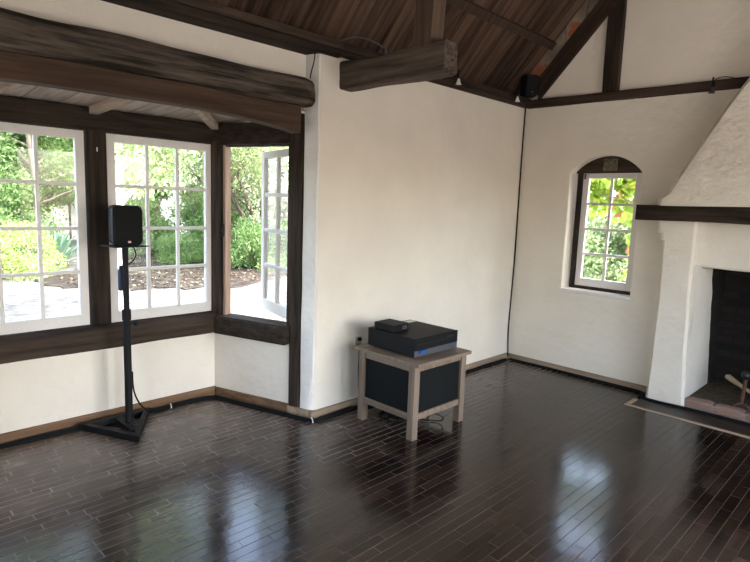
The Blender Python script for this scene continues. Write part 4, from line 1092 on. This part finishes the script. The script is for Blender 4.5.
tag(MB().cyl((-15.5, 0.38, GZ), (-15.5, 0.38, 2.2), 0.035, 10).build('garden_pole', M['bark']), 'thin upright pole in front of the white garden wall', 'pole')

tree('garden_tree', 'tree added just left of the bay to dapple the ground with shade', (-5.3, -4.75), 5.2, 1.15, 11000, 0.09, M['leaf'], stems=2, tr=0.08, lean=0.2)  # added tree beyond the frame edge, placed to cast dappled shade outside

# middle window: pale trunk, weeping tree, hedge of bushes
tree('pale_tree', 'smooth pale trunked tree close outside the middle bay window', (-5.45, -1.98), 7.0, 1.6, 9000, 0.10, M['leaf_weep'], stems=1, bark='bark_pale', tr=0.10, lean=0.0, bend=0.03)
tree('weeping_tree', 'tall weeping tree with hanging strands outside the middle window', (-10.6, 2.5), 7.2, 3.0, 30000, 0.10, M['leaf_weep'], stems=1, tr=0.16, asp=0.22, weep=560, clear=1.75)
bush('shrub', 'deep green shrub under the weeping tree, left side', (-13.6, 1.5), (1.4, 1.5, 1.55), 20000, 0.085, M['leaf'])
bush('shrub', 'dense green shrub under the weeping tree, right side', (-12.6, 3.6), (1.5, 1.6, 1.9), 24000, 0.085, M['leaf'])
bush('shrub', 'low bright green tuft at the edge of the mulch', (-11.7, 2.1), (0.9, 0.9, 0.7), 9000, 0.10, M['leaf'], asp=0.2)
tree('garden_tree', 'broad green tree in the distance behind the weeping tree', (-18.5, 4.3), 8.5, 3.8, 46000, 0.15, M['leaf'], stems=2, tr=0.18, lower=0.8)
# side window: leaning trunks with bushes
tree('leaning_tree', 'tree with several bare leaning trunks seen through the open casement', (-10.6, 4.2), 6.8, 2.4, 26000, 0.085, M['leaf_weep'], stems=5, tr=0.09, lean=0.42, asp=0.35)
bush('shrub', 'rounded green shrub in front of the leaning trunks', (-9.3, 3.15), (1.0, 1.2, 1.15), 18000, 0.07, M['leaf'])
bush('shrub', 'large leafy shrub behind the open casement sash', (-8.6, 5.0), (1.3, 1.4, 2.0), 22000, 0.08, M['leaf'])
tree('garden_tree', 'tall background tree behind the leaning trunks', (-14.5, 7.3), 9.0, 3.8, 46000, 0.14, M['leaf'], stems=2, tr=0.18, lower=0.8)
# arched window: vine close to the glass, pale trees far off
vn = thing('grape_vine', 'sunlit vine with yellow-green leaves outside the arched window', 'vine', (0.6, 1.0, GZ))
mb = MB(); mb.tube(smooth_curve([(1.45, 1.0, GZ-0.02), (1.40, 1.02, 0.8), (1.25, 1.05, 1.6), (0.9, 1.1, 1.95), (0.3, 1.1, 2.02), (-0.3, 1.15, 2.05)]), 0.022, 8)
mb.tube(smooth_curve([(1.3, 1.04, 1.4), (1.0, 1.0, 1.62), (0.6, 1.0, 1.75), (0.2, 1.05, 1.8)]), 0.010, 6); mb.build('stem', M['bark'], vn, smooth=True)
lv = LV()
for c_, r_, n_ in (((0.75, 1.05, 1.93), (0.55, 0.12, 0.17), 330), ((0.2, 1.1, 1.93), (0.5, 0.12, 0.17), 250), ((0.80, 1.05, 1.66), (0.28, 0.10, 0.22), 120), ((0.92, 1.0, 1.3), (0.14, 0.08, 0.40), 80), ((0.34, 1.05, 1.68), (0.22, 0.10, 0.16), 90), ((0.88, 1.02, 0.95), (0.12, 0.08, 0.28), 45)):
    lv.cluster(c_, r_, n_, 0.105)
lv.build('foliage', M['leaf_vine'], vn, 0.85)
# trellis post carrying the vine
tag(MB().box(1.46, 1.54, 1.0, 1.08, GZ, 2.45).build('vine_post', M['timber_z'], bevel=0.005), 'wooden post carrying the vine outside the arched window', 'post')
bush('shrub', 'tall pale green hedge shrub seen beyond the vine', (-1.75, 7.6), (1.5, 1.2, 2.0), 16000, 0.10, M['leaf_weep'])

SKY, SUN, EXPO = 1.9, 7.0, 0.64
# ------------------------------------------------------------------ light: sky, sun, portals for sampling
w = bpy.data.worlds.new('sky'); scene.world = w; w.use_nodes = True
nt = w.node_tree; bg = nt.nodes['Background']
sky = nt.nodes.new('ShaderNodeTexSky'); sky.sky_type = 'NISHITA'; sky.sun_disc = False
sky.sun_elevation = math.radians(52); sky.sun_rotation = math.radians(60); sky.dust_density = 3.0; sky.air_density = 1.0; sky.ozone_density = 1.0
hs = nt.nodes.new('ShaderNodeHueSaturation'); hs.inputs['Saturation'].default_value = 0.8
nt.links.new(sky.outputs['Color'], hs.inputs['Color']); nt.links.new(hs.outputs['Color'], bg.inputs['Color']); bg.inputs['Strength'].default_value = SKY
sl = bpy.data.lights.new('sun', 'SUN'); sl.energy = SUN; sl.angle = math.radians(0.6); sl.color = (1.0, 0.92, 0.79)
so_ = bpy.data.objects.new('sun', sl); COL.objects.link(so_)
sd = Vector((0.50, -0.22, 1.0)).normalized()       # direction towards the sun
so_.rotation_euler = sd.to_track_quat('Z', 'Y').to_euler()

def portal(c, wx, wy, look):
    l = bpy.data.lights.new('window_portal', 'AREA'); l.shape = 'RECTANGLE'; l.size = wx; l.size_y = wy; l.cycles.is_portal = True
    o = bpy.data.objects.new('window_portal', l); COL.objects.link(o); o.location = c
    o.rotation_euler = Vector(look).to_track_quat('-Z', 'Z').to_euler()
for y in (-2.0, -4.4): portal((XW+0.24, y, 1.435), 2.0 if y > -3 else 1.2, 1.97, (-1, 0, 0))
portal((3.4, YF-0.28, 1.12), 1.6, 2.35, (0, 1, 0))
portal((-1.1, -3.85, 1.35), 1.75, 1.3, (1, 0, 0))
portal((0.9, 0.33, 1.45), 0.66, 1.3, (0, -1, 0))

# ------------------------------------------------------------------ camera
cam = bpy.data.cameras.new('camera'); co = bpy.data.objects.new('camera', cam); COL.objects.link(co)
yaw, pit, rol, f = -0.779457482, -0.138095524, 0.0360636598, 561.104
fw = Vector((math.sin(yaw)*math.cos(pit), math.cos(yaw)*math.cos(pit), math.sin(pit)))
r = Vector((math.cos(yaw), -math.sin(yaw), 0)); up = r.cross(fw)
r2 = r*math.cos(rol)+up*math.sin(rol); u2_ = -r*math.sin(rol)+up*math.cos(rol)
co.matrix_world = Matrix(((r2.x, u2_.x, -fw.x, 3.09898389), (r2.y, u2_.y, -fw.y, -5.20724438), (r2.z, u2_.z, -fw.z, 1.6), (0, 0, 0, 1)))
cam.sensor_width = 36; cam.sensor_fit = 'HORIZONTAL'; cam.lens = f/750*36; cam.clip_start = 0.05; cam.clip_end = 200
scene.camera = co

vs = scene.view_settings
vs.view_transform = 'Standard'; vs.look = 'None'; vs.gamma = 1.0; vs.use_curve_mapping = False; vs.exposure = EXPO
scene.cycles.use_denoising = True
scene.cycles.max_bounces = 10; scene.cycles.diffuse_bounces = 7; scene.cycles.transparent_max_bounces = 16
scene.cycles.sample_clamp_indirect = 8.0
scene.cycles.caustics_reflective = False; scene.cycles.caustics_refractive = False
